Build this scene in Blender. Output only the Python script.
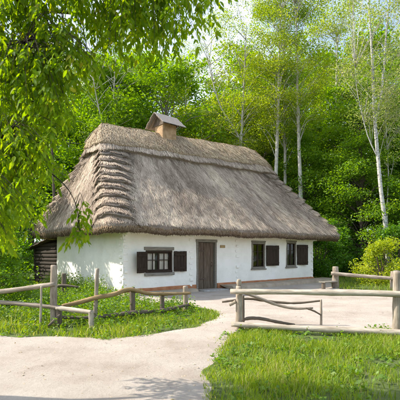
import bpy, math, random
import numpy as np
from mathutils import Vector

# ------------------------------------------------------------------ scene, camera, light
for o in list(bpy.data.objects):
    bpy.data.objects.remove(o)
S = bpy.context.scene
COL = S.collection
FPX, EYE, HZ = 403.0, 1.45, 253.0          # focal length in photo pixels, eye height, horizon row
cam_d = bpy.data.cameras.new('camera'); cam = bpy.data.objects.new('camera', cam_d)
COL.objects.link(cam); S.camera = cam
cam.location = (0, 0, EYE); cam.rotation_euler = (math.radians(90), 0, 0)
cam_d.sensor_width = 36; cam_d.lens = 36 * FPX / 400; cam_d.shift_y = (HZ - 200) / 400
cam_d.dof.use_dof = True; cam_d.dof.focus_distance = 13.5; cam_d.dof.aperture_fstop = 4.0
cam_d.clip_start = 0.05; cam_d.clip_end = 2000

ANG = math.atan2(FPX, 460)
U = np.array([math.cos(ANG), math.sin(ANG)]); V = np.array([-U[1], U[0]])
A0 = np.array([-2.549, 13.34])
sun2 = -0.85 * U + 0.88 * V
SUN = Vector((sun2[0], sun2[1], 1.14)).normalized()
W = bpy.data.worlds.new('World'); S.world = W; W.use_nodes = True
nt = W.node_tree
bg = nt.nodes['Background']
sky = nt.nodes.new('ShaderNodeTexSky'); sky.sky_type = 'NISHITA'; sky.sun_disc = False
sky.sun_elevation = math.asin(SUN.z); sky.sun_rotation = math.atan2(SUN.x, SUN.y)
sky.dust_density = 2.0; sky.air_density = 1.0
# thin bright cloud over the whole sky
tc = nt.nodes.new('ShaderNodeTexCoord'); nz = nt.nodes.new('ShaderNodeTexNoise')
nz.inputs['Scale'].default_value = 3.2; nz.inputs['Detail'].default_value = 7
rmp = nt.nodes.new('ShaderNodeValToRGB'); rmp.color_ramp.elements[0].position = 0.34; rmp.color_ramp.elements[1].position = 0.68
mx = nt.nodes.new('ShaderNodeMix'); mx.data_type = 'RGBA'; mx.inputs['B'].default_value = (4.3, 4.8, 5.4, 1)
nt.links.new(tc.outputs['Generated'], nz.inputs['Vector']); nt.links.new(nz.outputs['Fac'], rmp.inputs['Fac'])
nt.links.new(rmp.outputs['Color'], mx.inputs['Factor']); nt.links.new(sky.outputs['Color'], mx.inputs['A'])
nt.links.new(mx.outputs['Result'], bg.inputs['Color']); bg.inputs['Strength'].default_value = 0.15
sl = bpy.data.lights.new('sun', 'SUN'); sun = bpy.data.objects.new('sun', sl); COL.objects.link(sun)
sl.energy = 3.7; sl.angle = math.radians(0.55); sl.color = (1.0, 0.93, 0.82)
sun.rotation_euler = SUN.to_track_quat('Z', 'Y').to_euler(); sun.location = (-20, 5, 25)
S.view_settings.view_transform = 'Standard'; S.view_settings.look = 'None'
S.view_settings.exposure = 1.15; S.view_settings.gamma = 1

S.render.engine = 'CYCLES'; S.cycles.max_bounces = 5; S.cycles.diffuse_bounces = 3; S.cycles.glossy_bounces = 2; S.cycles.transmission_bounces = 4; S.cycles.transparent_max_bounces = 6; S.cycles.use_adaptive_sampling = True; S.cycles.adaptive_threshold = 0.02
rng = np.random.default_rng(7); random.seed(7)

# ------------------------------------------------------------------ materials
def nodes(name):
    m = bpy.data.materials.new(name); m.use_nodes = True
    n = m.node_tree; b = n.nodes['Principled BSDF']
    b.inputs['Roughness'].default_value = 0.85
    b.inputs['Specular IOR Level'].default_value = 0.25
    return m, n, b
def N(n, t, **kw):
    x = n.nodes.new(t)
    for k, v in kw.items():
        if k in x.inputs: x.inputs[k].default_value = v
        else: setattr(x, k, v)
    return x
def ramp(n, stops):
    r = n.nodes.new('ShaderNodeValToRGB'); e = r.color_ramp.elements
    while len(e) < len(stops): e.new(0.5)
    for k, (p, c) in enumerate(stops):
        e[k].position = p; e[k].color = (*c, 1)
    return r
def noise(n, scale, vec=None, detail=5, stretch=None, rough=0.6):
    x = N(n, 'ShaderNodeTexNoise', Scale=scale, Detail=detail, Roughness=rough)
    if vec is None: vec = n.nodes.new('ShaderNodeTexCoord').outputs['Object']
    if stretch:
        mp = N(n, 'ShaderNodeMapping'); mp.inputs['Scale'].default_value = stretch
        n.links.new(vec, mp.inputs['Vector']); vec = mp.outputs['Vector']
    n.links.new(vec, x.inputs['Vector']); return x.outputs['Fac']
def bump(n, b, h, strength, dist=0.02):
    x = N(n, 'ShaderNodeBump', Strength=strength, Distance=dist)
    n.links.new(h, x.inputs['Height']); n.links.new(x.outputs['Normal'], b.inputs['Normal'])
def mixc(n, fac, a, b, blend='MIX'):
    x = n.nodes.new('ShaderNodeMix'); x.data_type = 'RGBA'; x.blend_type = blend
    for key, val in (('Factor', fac), ('A', a), ('B', b)):
        if hasattr(val, 'is_linked') or isinstance(val, bpy.types.NodeSocket): n.links.new(val, x.inputs[key])
        elif key == 'Factor': x.inputs[key].default_value = val
        else: x.inputs[key].default_value = (*val, 1)
    return x.outputs['Result']
def attr(n): return N(n, 'ShaderNodeAttribute', attribute_name='tint').outputs['Fac']

def mat_noise(name, stops, scale, stretch=None, bstr=0.3, bdist=0.02, rough=0.85, bscale=None, uv=False):
    m, n, b = nodes(name)
    vec = n.nodes.new('ShaderNodeTexCoord').outputs['UV' if uv else 'Object']
    r = ramp(n, stops); f = noise(n, scale, vec, stretch=stretch)
    n.links.new(f, r.inputs['Fac']); n.links.new(r.outputs['Color'], b.inputs['Base Color'])
    b.inputs['Roughness'].default_value = rough
    h = noise(n, bscale or scale * 2, vec, stretch=stretch); bump(n, b, h, bstr, bdist)
    return m

def add_cracks(m, amt=0.7, sc=(0.9, 26, 1)):
    """dark drying cracks and grey stains along the grain"""
    n = m.node_tree; b = n.nodes['Principled BSDF']; src = b.inputs['Base Color'].links[0].from_socket
    uv = n.nodes.new('ShaderNodeTexCoord').outputs['UV']
    r = ramp(n, [(0.30, (1 - amt,) * 3), (0.42, (1, 1, 1))]); n.links.new(noise(n, 3, uv, 4, sc), r.inputs['Fac'])
    r2 = ramp(n, [(0.35, (0.62, 0.60, 0.56)), (0.62, (1, 1, 1))]); n.links.new(noise(n, 2.2, uv, 3, (1, 2.5, 1)), r2.inputs['Fac'])
    c = mixc(n, 1.0, mixc(n, 1.0, src, r.outputs['Color'], 'MULTIPLY'), r2.outputs['Color'], 'MULTIPLY'); n.links.new(c, b.inputs['Base Color'])
def mat_tint(name, stops, rough=0.9, mottled=None):
    """colour by the per-face tint, with an optional coarse weathering noise"""
    m, n, b = nodes(name)
    r = ramp(n, stops); n.links.new(attr(n), r.inputs['Fac']); c = r.outputs['Color']
    if mottled:
        sc, col, amt = mottled
        r2 = ramp(n, [(0.42, (0, 0, 0)), (0.66, (amt, amt, amt))]); n.links.new(noise(n, sc), r2.inputs['Fac'])
        c = mixc(n, r2.outputs['Color'], c, col)
    n.links.new(c, b.inputs['Base Color']); b.inputs['Roughness'].default_value = rough
    return m, n, b

def mat_leaf(name, stops, trans=0.45, rough=0.5, spec=0.3):
    m, n, b = nodes(name)
    r = ramp(n, stops); n.links.new(attr(n), r.inputs['Fac'])
    n.links.new(r.outputs['Color'], b.inputs['Base Color'])
    b.inputs['Roughness'].default_value = rough; b.inputs['Specular IOR Level'].default_value = spec
    t = n.nodes.new('ShaderNodeBsdfTranslucent')
    hs = N(n, 'ShaderNodeHueSaturation', Hue=0.485, Saturation=1.15, Value=1.9)
    n.links.new(r.outputs['Color'], hs.inputs['Color']); n.links.new(hs.outputs['Color'], t.inputs['Color'])
    ms = N(n, 'ShaderNodeMixShader'); ms.inputs['Fac'].default_value = trans
    n.links.new(b.outputs['BSDF'], ms.inputs[1]); n.links.new(t.outputs['BSDF'], ms.inputs[2])
    n.links.new(ms.outputs['Shader'], n.nodes['Material Output'].inputs['Surface'])
    return m

M = {}
# whitewash: near white lime with faint patches and damp speckles
m, n, b = nodes('whitewash')
c = ramp(n, [(0.3, (0.77, 0.745, 0.67)), (0.6, (0.86, 0.835, 0.765))]); n.links.new(noise(n, 1.7), c.inputs['Fac'])
sp = ramp(n, [(0.60, (0, 0, 0)), (0.74, (0.45, 0.45, 0.45))]); n.links.new(noise(n, 9.0, detail=8), sp.inputs['Fac'])
n.links.new(mixc(n, sp.outputs['Color'], c.outputs['Color'], (0.58, 0.56, 0.51)), b.inputs['Base Color'])
bump(n, b, noise(n, 7, detail=9, rough=0.7), 0.5, 0.035); M['white'] = m
M['clay'] = mat_noise('red_clay', [(0.3, (0.32, 0.125, 0.055)), (0.7, (0.46, 0.22, 0.11))], 5)
M['ledge'] = mat_noise('clay_ledge', [(0.3, (0.30, 0.24, 0.17)), (0.7, (0.43, 0.355, 0.27))], 3, bstr=0.5, bscale=18)
M['thatch_base'] = mat_noise('thatch_base', [(0.3, (0.18, 0.145, 0.115)), (0.7, (0.33, 0.27, 0.22))], 6, bstr=0.9, bdist=0.04, bscale=30, rough=0.95)
M['straw'] = mat_tint('weathered_straw', [(0, (0.17, 0.122, 0.083)), (0.40, (0.46, 0.36, 0.27)), (0.75, (0.68, 0.555, 0.425)), (1, (0.84, 0.69, 0.50))], 0.8,
                      mottled=(0.8, (0.30, 0.228, 0.172), 0.6))[0]
M['straw_gold'] = mat_tint('golden_straw', [(0, (0.30, 0.215, 0.13)), (0.5, (0.58, 0.445, 0.29)), (1, (0.80, 0.655, 0.45))], 0.75,
                           mottled=(1.3, (0.36, 0.275, 0.195), 0.6))[0]
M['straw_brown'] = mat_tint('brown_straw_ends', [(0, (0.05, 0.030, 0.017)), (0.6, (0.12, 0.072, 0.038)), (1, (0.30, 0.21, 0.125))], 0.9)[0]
GR = (1.2, 9, 1)
M['wood_grey'] = mat_noise('weathered_wood', [(0.25, (0.19, 0.15, 0.115)), (0.5, (0.37, 0.31, 0.245)), (0.75, (0.53, 0.46, 0.37))], 4, GR, 0.6, 0.012, 0.8, 9, uv=True)
M['wood_pale'] = mat_noise('bleached_wood', [(0.25, (0.30, 0.25, 0.195)), (0.5, (0.48, 0.42, 0.34)), (0.78, (0.64, 0.57, 0.48))], 4, GR, 0.6, 0.012, 0.8, 9, uv=True)
M['wood_tan'] = mat_noise('barked_pole', [(0.25, (0.20, 0.13, 0.06)), (0.55, (0.38, 0.26, 0.12)), (0.8, (0.50, 0.37, 0.20))], 5, GR, 0.6, 0.012, 0.8, 9, uv=True)
M['wood_dark'] = mat_noise('dark_branch', [(0.25, (0.07, 0.055, 0.04)), (0.6, (0.17, 0.135, 0.10)), (0.8, (0.26, 0.21, 0.16))], 5, GR, 0.6, 0.012, 0.85, 9, uv=True)
M['plank_dark'] = mat_noise('dark_stained_board', [(0.3, (0.014, 0.008, 0.005)), (0.6, (0.04, 0.023, 0.013)), (0.8, (0.085, 0.052, 0.032))], 5, (7, 7, 0.7), 0.5, 0.01, 0.7)
M['plank_door'] = mat_noise('old_door_board', [(0.28, (0.05, 0.036, 0.024)), (0.55, (0.13, 0.095, 0.065)), (0.8, (0.25, 0.20, 0.15))], 4, (9, 9, 0.6), 0.6, 0.012, 0.8)
M['frame_grey'] = mat_noise('grey_frame_board', [(0.3, (0.13, 0.115, 0.09)), (0.7, (0.29, 0.265, 0.22))], 5, (1, 6, 8), 0.5, 0.01, 0.85)
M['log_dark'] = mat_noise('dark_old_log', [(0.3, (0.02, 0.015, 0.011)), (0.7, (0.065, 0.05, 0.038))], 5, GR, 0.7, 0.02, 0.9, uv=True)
M['curtain'] = mat_noise('pale_curtain', [(0.3, (0.62, 0.56, 0.48)), (0.7, (0.80, 0.75, 0.68))], 8, (12, 1, 0.5), 0.4, 0.02)
M['iron'] = mat_noise('rusty_iron', [(0.3, (0.05, 0.035, 0.03)), (0.7, (0.12, 0.08, 0.06))], 30, rough=0.6)
M['plate'] = mat_noise('brass_plate', [(0.3, (0.28, 0.19, 0.08)), (0.7, (0.40, 0.29, 0.14))], 12, rough=0.5)
M['adobe'] = mat_noise('adobe', [(0.25, (0.22, 0.14, 0.08)), (0.5, (0.38, 0.25, 0.14)), (0.75, (0.52, 0.37, 0.23))], 5, bstr=0.9, bdist=0.03)
M['board_silver'] = mat_noise('silvery_board', [(0.3, (0.20, 0.17, 0.15)), (0.7, (0.36, 0.32, 0.29))], 6, (1.0, 8, 8), 0.5, 0.01)
M['stone'] = mat_noise('grey_stone', [(0.3, (0.24, 0.23, 0.21)), (0.7, (0.42, 0.40, 0.37))], 6, bstr=0.5)
M['bark'] = mat_noise('grey_bark', [(0.3, (0.16, 0.14, 0.115)), (0.55, (0.32, 0.295, 0.25)), (0.8, (0.47, 0.44, 0.385))], 3, (1.2, 5, 1), 0.7, 0.02, 0.9, 9, uv=True)
M['bark_pale'] = mat_noise('pale_bark', [(0.3, (0.20, 0.18, 0.15)), (0.5, (0.46, 0.435, 0.385)), (0.8, (0.64, 0.61, 0.56))], 3, (1.6, 3, 1), 0.6, 0.02, 0.9, 9, uv=True)
M['bark_dark'] = mat_noise('brown_bark', [(0.3, (0.05, 0.04, 0.03)), (0.7, (0.14, 0.11, 0.08))], 3, (1.2, 5, 1), 0.8, 0.03, 0.9, 9, uv=True)
M['birch'] = mat_noise('birch_bark', [(0.36, (0.07, 0.06, 0.05)), (0.46, (0.40, 0.385, 0.35)), (0.75, (0.62, 0.605, 0.565))], 5, (2.6, 1.0, 1), 0.3, 0.01, 0.7, uv=True)
for k_ in ('wood_grey', 'wood_pale', 'wood_tan'): add_cracks(M[k_])
# glass: thin pane, mirror at grazing angles
m, n, b = nodes('window_glass')
tr = N(n, 'ShaderNodeBsdfTransparent'); gl = N(n, 'ShaderNodeBsdfGlossy'); gl.inputs['Roughness'].default_value = 0.04
fr = N(n, 'ShaderNodeFresnel', IOR=1.6); ms = N(n, 'ShaderNodeMixShader')
n.links.new(fr.outputs[0], ms.inputs['Fac']); n.links.new(tr.outputs[0], ms.inputs[1]); n.links.new(gl.outputs[0], ms.inputs[2])
n.links.new(ms.outputs[0], n.nodes['Material Output'].inputs['Surface']); M['glass'] = m
# ground
m, n, b = nodes('turf_soil')
c = ramp(n, [(0.3, (0.055, 0.075, 0.02)), (0.55, (0.085, 0.115, 0.03)), (0.75, (0.13, 0.12, 0.06))]); n.links.new(noise(n, 1.3, detail=8), c.inputs['Fac'])
n.links.new(c.outputs['Color'], b.inputs['Base Color']); bump(n, b, noise(n, 20, detail=6), 0.6, 0.04); M['turf'] = m
m, n, b = nodes('sandy_dirt')
c = ramp(n, [(0.32, (0.31, 0.255, 0.205)), (0.48, (0.40, 0.342, 0.288)), (0.70, (0.475, 0.42, 0.365))]); n.links.new(noise(n, 0.9, detail=9, rough=0.65), c.inputs['Fac'])
sp = ramp(n, [(0.60, (0, 0, 0)), (0.72, (0.55, 0.55, 0.55))]); n.links.new(noise(n, 26, detail=5), sp.inputs['Fac'])
n.links.new(mixc(n, sp.outputs['Color'], c.outputs['Color'], (0.26, 0.21, 0.16)), b.inputs['Base Color'])
b.inputs['Roughness'].default_value = 0.95; bump(n, b, noise(n, 16, detail=10, rough=0.75), 0.8, 0.035); M['dirt'] = m
# foliage kinds
M['leaf_near'] = mat_leaf('near_leaf', [(0, (0.07, 0.14, 0.015)), (0.5, (0.145, 0.24, 0.022)), (0.85, (0.215, 0.295, 0.03)), (1, (0.31, 0.32, 0.045))], 0.62, 0.6, 0.15)
M['leaf_green'] = mat_leaf('green_leaf', [(0, (0.065, 0.15, 0.016)), (0.5, (0.125, 0.26, 0.028)), (1, (0.20, 0.34, 0.042))], 0.5)
M['leaf_lime'] = mat_leaf('lime_leaf', [(0, (0.075, 0.155, 0.016)), (0.5, (0.145, 0.265, 0.026)), (1, (0.22, 0.33, 0.04))], 0.5)
M['leaf_yellow'] = mat_leaf('yellow_green_leaf', [(0, (0.12, 0.185, 0.02)), (0.5, (0.20, 0.275, 0.034)), (1, (0.31, 0.34, 0.06))], 0.52)
M['leaf_bright'] = mat_leaf('bright_yellow_leaf', [(0, (0.20, 0.27, 0.025)), (0.5, (0.30, 0.37, 0.04)), (1, (0.42, 0.44, 0.07))], 0.5)
M['leaf_dark'] = mat_leaf('dark_leaf', [(0, (0.05, 0.12, 0.018)), (0.5, (0.095, 0.21, 0.026)), (1, (0.15, 0.28, 0.036))], 0.48)
M['leaf_pale'] = mat_leaf('pale_leaf', [(0, (0.13, 0.20, 0.04)), (0.5, (0.22, 0.28, 0.07)), (1, (0.42, 0.37, 0.24))], 0.5)
M['blossom'] = mat_leaf('white_blossom', [(0, (0.35, 0.38, 0.28)), (0.6, (0.62, 0.63, 0.55)), (1, (0.78, 0.77, 0.70))], 0.4)
M['grass'] = mat_leaf('grass_blade', [(0, (0.08, 0.125, 0.014)), (0.5, (0.17, 0.255, 0.026)), (0.88, (0.25, 0.32, 0.04)), (1, (0.38, 0.35, 0.13))], 0.42, 0.5)
M['weed'] = mat_leaf('weed_leaf', [(0, (0.055, 0.115, 0.014)), (0.5, (0.115, 0.21, 0.024)), (1, (0.19, 0.28, 0.036))], 0.42)

# ------------------------------------------------------------------ mesh helpers
def make_obj(name, verts, faces, mat, parent=None, smooth=False, tint=None, uv=None, loc=None):
    """verts (n,3) array; faces: (m,k) array or list of tuples"""
    me = bpy.data.meshes.new(name)
    if isinstance(faces, np.ndarray):
        nv, nf, k = len(verts), len(faces), faces.shape[1]
        me.vertices.add(nv); me.vertices.foreach_set('co', np.asarray(verts, np.float32).ravel())
        me.loops.add(nf * k); me.loops.foreach_set('vertex_index', faces.astype(np.int32).ravel())
        me.polygons.add(nf); me.polygons.foreach_set('loop_start', np.arange(0, nf * k, k, dtype=np.int32))
        me.update(calc_edges=True)
    else:
        me.from_pydata([tuple(map(float, v)) for v in verts], [], faces)
    if tint is not None:
        a = me.attributes.new('tint', 'FLOAT', 'FACE'); a.data.foreach_set('value', np.asarray(tint, np.float32))
    if uv is not None:
        l = me.uv_layers.new(name='uv'); l.data.foreach_set('uv', np.asarray(uv, np.float32).ravel())
    if smooth: me.polygons.foreach_set('use_smooth', np.ones(len(me.polygons), bool))
    if mat: me.materials.append(M[mat] if isinstance(mat, str) else mat)
    o = bpy.data.objects.new(name, me); COL.objects.link(o)
    if parent: o.parent = parent
    if loc is not None: o.location = loc
    return o

class MB:
    """collects boxes and tubes into one mesh"""
    def __init__(s): s.v = []; s.f = []; s.uv = []
    def box(s, lo, hi, jit=0.0, bev=0.0):
        lo = np.minimum(lo, hi).astype(float) if False else np.array(lo, float); hi = np.array(hi, float)
        bev = min(bev, 0.45 * float(np.min(hi - lo)))
        i = len(s.v)
        if bev <= 0:
            for z in (lo[2], hi[2]):
                for x, y in ((lo[0], lo[1]), (hi[0], lo[1]), (hi[0], hi[1]), (lo[0], hi[1])):
                    s.v.append(np.array((x, y, z)) + rng.uniform(-jit, jit, 3))
            q = [(0, 3, 2, 1), (4, 5, 6, 7), (0, 1, 5, 4), (1, 2, 6, 5), (2, 3, 7, 6), (3, 0, 4, 7)]
        else:                                     # chamfered along its longest axis
            ax = int(np.argmax(hi - lo)); a, b2 = [k for k in range(3) if k != ax]
            if (ax, a, b2) == (1, 0, 2): a, b2 = 2, 0
            ring = [(lo[a] + bev, lo[b2]), (hi[a] - bev, lo[b2]), (hi[a], lo[b2] + bev), (hi[a], hi[b2] - bev),
                    (hi[a] - bev, hi[b2]), (lo[a] + bev, hi[b2]), (lo[a], hi[b2] - bev), (lo[a], lo[b2] + bev)]
            j8 = rng.uniform(-jit, jit, (2, 3))
            for e, val in enumerate((lo[ax], hi[ax])):
                for pa, pb in ring:
                    p = np.zeros(3); p[ax] = val; p[a] = pa; p[b2] = pb; s.v.append(p + j8[e])
            q = [tuple(reversed(range(8))), tuple(range(8, 16))] + [(k, (k + 1) % 8, 8 + (k + 1) % 8, 8 + k) for k in range(8)]
        for f in q:
            s.f.append(tuple(i + k for k in f)); s.uv += [(s.v[i + k][0] + s.v[i + k][2], s.v[i + k][1]) for k in f]
        return s
    def tube(s, path, radii, sides=8, seg=4, wob=0.0, ring=0.0):
        """log or branch along a smooth path; uv: length, around"""
        P = [np.array(p, float) for p in path]
        if np.isscalar(radii): radii = [radii] * len(P)
        pts, rad = [], []
        for k in range(len(P) - 1):
            p0 = P[max(k - 1, 0)]; p1 = P[k]; p2 = P[k + 1]; p3 = P[min(k + 2, len(P) - 1)]
            for j in range(seg):
                t = j / seg
                pts.append(0.5 * (2 * p1 + (p2 - p0) * t + (2 * p0 - 5 * p1 + 4 * p2 - p3) * t * t + (3 * p1 - p0 - 3 * p2 + p3) * t ** 3))
                rad.append(radii[k] * (1 - t) + radii[k + 1] * t)
        pts.append(P[-1]); rad.append(radii[-1])
        if ring: rad = [q_ * (1 + rng.normal(0, ring)) for q_ in rad]; pts = [p + rng.normal(0, ring * 0.10 * rad[0] * 3, 3) for p in pts]
        i0 = len(s.v); m = len(pts); L = 0; us = []
        ref = None
        for k in range(m):
            d = pts[min(k + 1, m - 1)] - pts[max(k - 1, 0)]; d = d / (np.linalg.norm(d) + 1e-9)
            if ref is None:
                ref = np.cross(d, (0.31, 0.2, 0.93) if abs(d[2]) < 0.8 else (0.9, 0.3, 0.1))
            ref = ref - d * ref.dot(d); ref = ref / (np.linalg.norm(ref) + 1e-9); bn = np.cross(d, ref)
            if k: L += np.linalg.norm(pts[k] - pts[k - 1])
            us.append(L)
            for j in range(sides):
                a = 2 * math.pi * j / sides; r = rad[k] * (1 + (rng.uniform(-wob, wob) if wob else 0))
                s.v.append(pts[k] + (ref * math.cos(a) + bn * math.sin(a)) * r)
        off = rng.uniform(0, 20)
        for k in range(m - 1):
            for j in range(sides):
                j2 = (j + 1) % sides
                s.f.append((i0 + k * sides + j, i0 + k * sides + j2, i0 + (k + 1) * sides + j2, i0 + (k + 1) * sides + j))
                for kk, jj in ((k, j), (k, j + 1), (k + 1, j + 1), (k + 1, j)): s.uv.append((us[kk] + off, jj / sides * 0.6))
        for ring, rev in ((0, True), (m - 1, False)):
            f = [i0 + ring * sides + j for j in range(sides)]
            if rev: f.reverse()
            s.f.append(tuple(f)); s.uv += [(off + 0.3 * math.cos(j), 0.3 * math.sin(j)) for j in range(sides)]
        return s
    def build(s, name, mat, parent=None, smooth=False, loc=None):
        o = make_obj(name, s.v, s.f, mat, parent, False, None, None, loc)
        l = o.data.uv_layers.new(name='uv'); l.data.foreach_set('uv', np.array(s.uv, np.float32).ravel())
        if smooth:
            o.data.polygons.foreach_set('use_smooth', np.array([len(p.vertices) == 4 for p in o.data.polygons]))
        return o

def empty(name, loc=(0, 0, 0), rz=0.0):
    o = bpy.data.objects.new(name, None); COL.objects.link(o); o.location = loc; o.rotation_euler.z = rz
    o.empty_display_size = 0.3; return o
def tag(o, label, cat, group=None):
    o['label'] = label; o['category'] = cat
    if group: o['group'] = group
    return o
def kind(o, k, label=None):
    o['kind'] = k
    if label: o['label'] = label
    return o

def snoise(x, y, scale, seed, oct=3):
    """smooth pseudo noise from sines, about -1..1"""
    r = np.random.default_rng(seed); out = 0; amp = 1; tot = 0
    for k in range(oct):
        for j in range(3):
            a = r.uniform(0, 6.28); ph = r.uniform(0, 6.28); fr = scale * (1.9 ** k) * r.uniform(0.7, 1.3)
            out = out + amp * np.sin((x * math.cos(a) + y * math.sin(a)) * fr * 6.28 + ph)
        tot += amp * 1.9; amp *= 0.55
    return out / tot

def pip(px, py, poly):
    inside = np.zeros(px.shape, bool); n_ = len(poly)
    for k in range(n_):
        x1, y1 = poly[k]; x2, y2 = poly[(k + 1) % n_]
        c = ((y1 > py) != (y2 > py)) & (px < (x2 - x1) * (py - y1) / (y2 - y1 + 1e-12) + x1); inside ^= c
    return inside
def sdist(px, py, poly):
    d = np.full(px.shape, 1e9); n_ = len(poly)
    for k in range(n_):
        x1, y1 = poly[k]; x2, y2 = poly[(k + 1) % n_]
        dx, dy = x2 - x1, y2 - y1; t = np.clip(((px - x1) * dx + (py - y1) * dy) / (dx * dx + dy * dy), 0, 1)
        d = np.minimum(d, np.hypot(px - x1 - t * dx, py - y1 - t * dy))
    return np.where(pip(px, py, poly), d, -d)

def unit(v): return v / (np.linalg.norm(v, axis=-1, keepdims=True) + 1e-9)
def leaves(cent, size, rng_, up=0.6, droop=0.0, width=0.55):
    """rhombic leaves: (n,3) centres -> verts, quads"""
    n_ = len(cent); nor = rng_.normal(size=(n_, 3)); nor[:, 2] = np.abs(nor[:, 2]) + up; nor = unit(nor)
    d = rng_.normal(size=(n_, 3)); d[:, 2] -= droop; d = unit(d - nor * (d * nor).sum(1, keepdims=True)); w = np.cross(nor, d)
    sz = np.asarray(size).reshape(-1, 1)
    v = np.stack([cent - d * sz * 0.5, cent + w * sz * width * 0.5 - nor * sz * 0.08, cent + d * sz * 0.5 - nor * sz * 0.05, cent - w * sz * width * 0.5 - nor * sz * 0.08], 1)
    return v.reshape(-1, 3), np.arange(n_ * 4).reshape(-1, 4)

# ------------------------------------------------------------------ ground
GX = np.concatenate([np.linspace(-900, -20, 12), np.linspace(-16, 24, 90), np.linspace(30, 900, 12)])
GY = np.concatenate([np.linspace(-300, -8, 6), np.linspace(-4, 40, 100), np.linspace(46, 1200, 14)])
gx, gy = np.meshgrid(GX, GY, indexing='ij')
gz = -0.004 + 0 * gx
idx = np.arange(gx.size).reshape(gx.shape)
gf = np.stack([idx[:-1, :-1], idx[1:, :-1], idx[1:, 1:], idx[:-1, 1:]], -1).reshape(-1, 4)
kind(make_obj('ground', np.stack([gx, gy, gz], -1).reshape(-1, 3), gf, 'turf'), 'structure', 'green turf ground around the cottage')

DIRT = [(-15, 3.0), (0.0, 3.0), (0.1, 4.6), (0.27, 6.02), (0.56, 7.04), (0.86, 7.66), (1.91, 7.75), (3.63, 7.4), (6, 7.1), (15, 6.7), (15, 13.6),
        (7.63, 15.38), (5.6, 16.2), (6.3, 19.6), (5.5, 20.7), (-2.3, 13.7), (-2.9, 13.3), (-2.2, 12.3), (-1.2, 11.5), (-0.3, 11.2), (0.0, 10.9), (0.42, 9.9),
        (0.34, 8.9), (-0.19, 7.85), (-0.87, 7.1), (-1.67, 6.8), (-2.39, 6.9), (-3.54, 7.15), (-15, 7.7)]
def dirt_sd(x, y): return sdist(x, y, DIRT) + 0.10 * snoise(x, y, 0.55, 3, 4)
dx, dy = np.meshgrid(np.arange(-15.5, 15.5, 0.11), np.arange(2.4, 21.3, 0.11), indexing='ij')
sd = dirt_sd(dx, dy)
dz = np.clip(sd * 0.10, -0.06, 0.016) + 0.007 * snoise(dx, dy, 0.8, 5, 4) - 0.006 * np.exp(-((dy - 4.9 - 0.2 * np.sin(dx * .5)) / 0.16) ** 2) - 0.006 * np.exp(-((dy - 6.15 - 0.2 * np.sin(dx * .5)) / 0.16) ** 2)
idx = np.arange(dx.size).reshape(dx.shape)
df = np.stack([idx[:-1, :-1], idx[1:, :-1], idx[1:, 1:], idx[:-1, 1:]], -1).reshape(-1, 4)
df = df[(sd.ravel()[df] > -0.35).any(1)]
kind(make_obj('dirt_path', np.stack([dx, dy, dz], -1).reshape(-1, 3), df, 'dirt', smooth=True), 'structure', 'pale sandy dirt road and yard in front of the cottage')

# ------------------------------------------------------------------ the cottage (local frame: x along the front, y to the back, z up)
HOUSE = empty('thatched_cottage', (A0[0], A0[1], 0), ANG)
tag(HOUSE, 'whitewashed cottage with a thick grey thatched hip roof and dark shutters', 'cottage')
LEN, DEP, WH = 11.08, 5.57, 2.55

def wall_grid(name, L, openings, place, depth=0.20, cell=0.11, seed=1):
    xs = {0.0, L}; zs = {-0.15, WH}
    for a, b_, c_, d_ in openings: xs |= {a, b_}; zs |= {c_, d_}
    def fill(vals):
        vals = sorted(vals); out = []
        for p, q in zip(vals[:-1], vals[1:]):
            k = max(1, int(round((q - p) / cell))); out += list(np.linspace(p, q, k + 1)[:-1])
        return np.array(out + [vals[-1]])
    X, Z = fill(xs), fill(zs); gx, gz = np.meshgrid(X, Z, indexing='ij')
    d = 0.022 * snoise(gx, gz, 0.4, seed, 3) + 0.007 * snoise(gx, gz, 1.6, seed + 9, 2)
    for a, b_, c_, d_ in openings: pass
    v = [place(x, y_, z) for x, y_, z in zip(gx.ravel(), d.ravel(), gz.ravel())]
    ii = np.arange(gx.size).reshape(gx.shape); f = []
    for i in range(len(X) - 1):
        for j in range(len(Z) - 1):
            cx, cz = (X[i] + X[i + 1]) / 2, (Z[j] + Z[j + 1]) / 2
            if any(a < cx < b_ and c_ < cz < d_ for a, b_, c_, d_ in openings): continue
            f.append((ii[i, j], ii[i + 1, j], ii[i + 1, j + 1], ii[i, j + 1]))
    for a, b_, c_, d_ in openings:              # reveals
        for (p, q) in (((a, c_), (b_, c_)), ((b_, c_), (b_, d_)), ((b_, d_), (a, d_)), ((a, d_), (a, c_))):
            k = len(v); v += [place(p[0], 0.02, p[1]), place(q[0], 0.02, q[1]), place(q[0], depth, q[1]), place(p[0], depth, p[1])]
            f.append((k, k + 1, k + 2, k + 3))
    return make_obj(name, v, [tuple(int(q) for q in t) for t in f], 'white', HOUSE, smooth=False)
OPEN = [(0.90, 2.02, 0.77, 1.53), (3.20, 4.25, -0.15, 1.96), (6.38, 7.26, 0.78, 1.91), (8.83, 9.60, 0.80, 1.97)]
wf = wall_grid('wall', LEN, OPEN, lambda x, y, z: (x, y, z), seed=11)
wl = wall_grid('wall', DEP, [], lambda x, y, z: (y, DEP - x, z), seed=12)
wr = wall_grid('wall', DEP, [], lambda x, y, z: (LEN - y, x, z), seed=13)
wb = wall_grid('wall', LEN, [], lambda x, y, z: (LEN - x, DEP - y, z), seed=14)
for w_ in (wf, wl, wr, wb): w_.data.polygons.foreach_set('use_smooth', np.ones(len(w_.data.polygons), bool))
MB().box((0.1, 0.1, WH - 0.06), (LEN - 0.1, DEP - 0.1, WH + 0.02)).build('ceiling', 'plank_dark', HOUSE)
MB().box((0.1, 0.25, 0.0), (LEN - 0.1, DEP - 0.1, 0.03)).build('floor', 'ledge', HOUSE)

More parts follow.
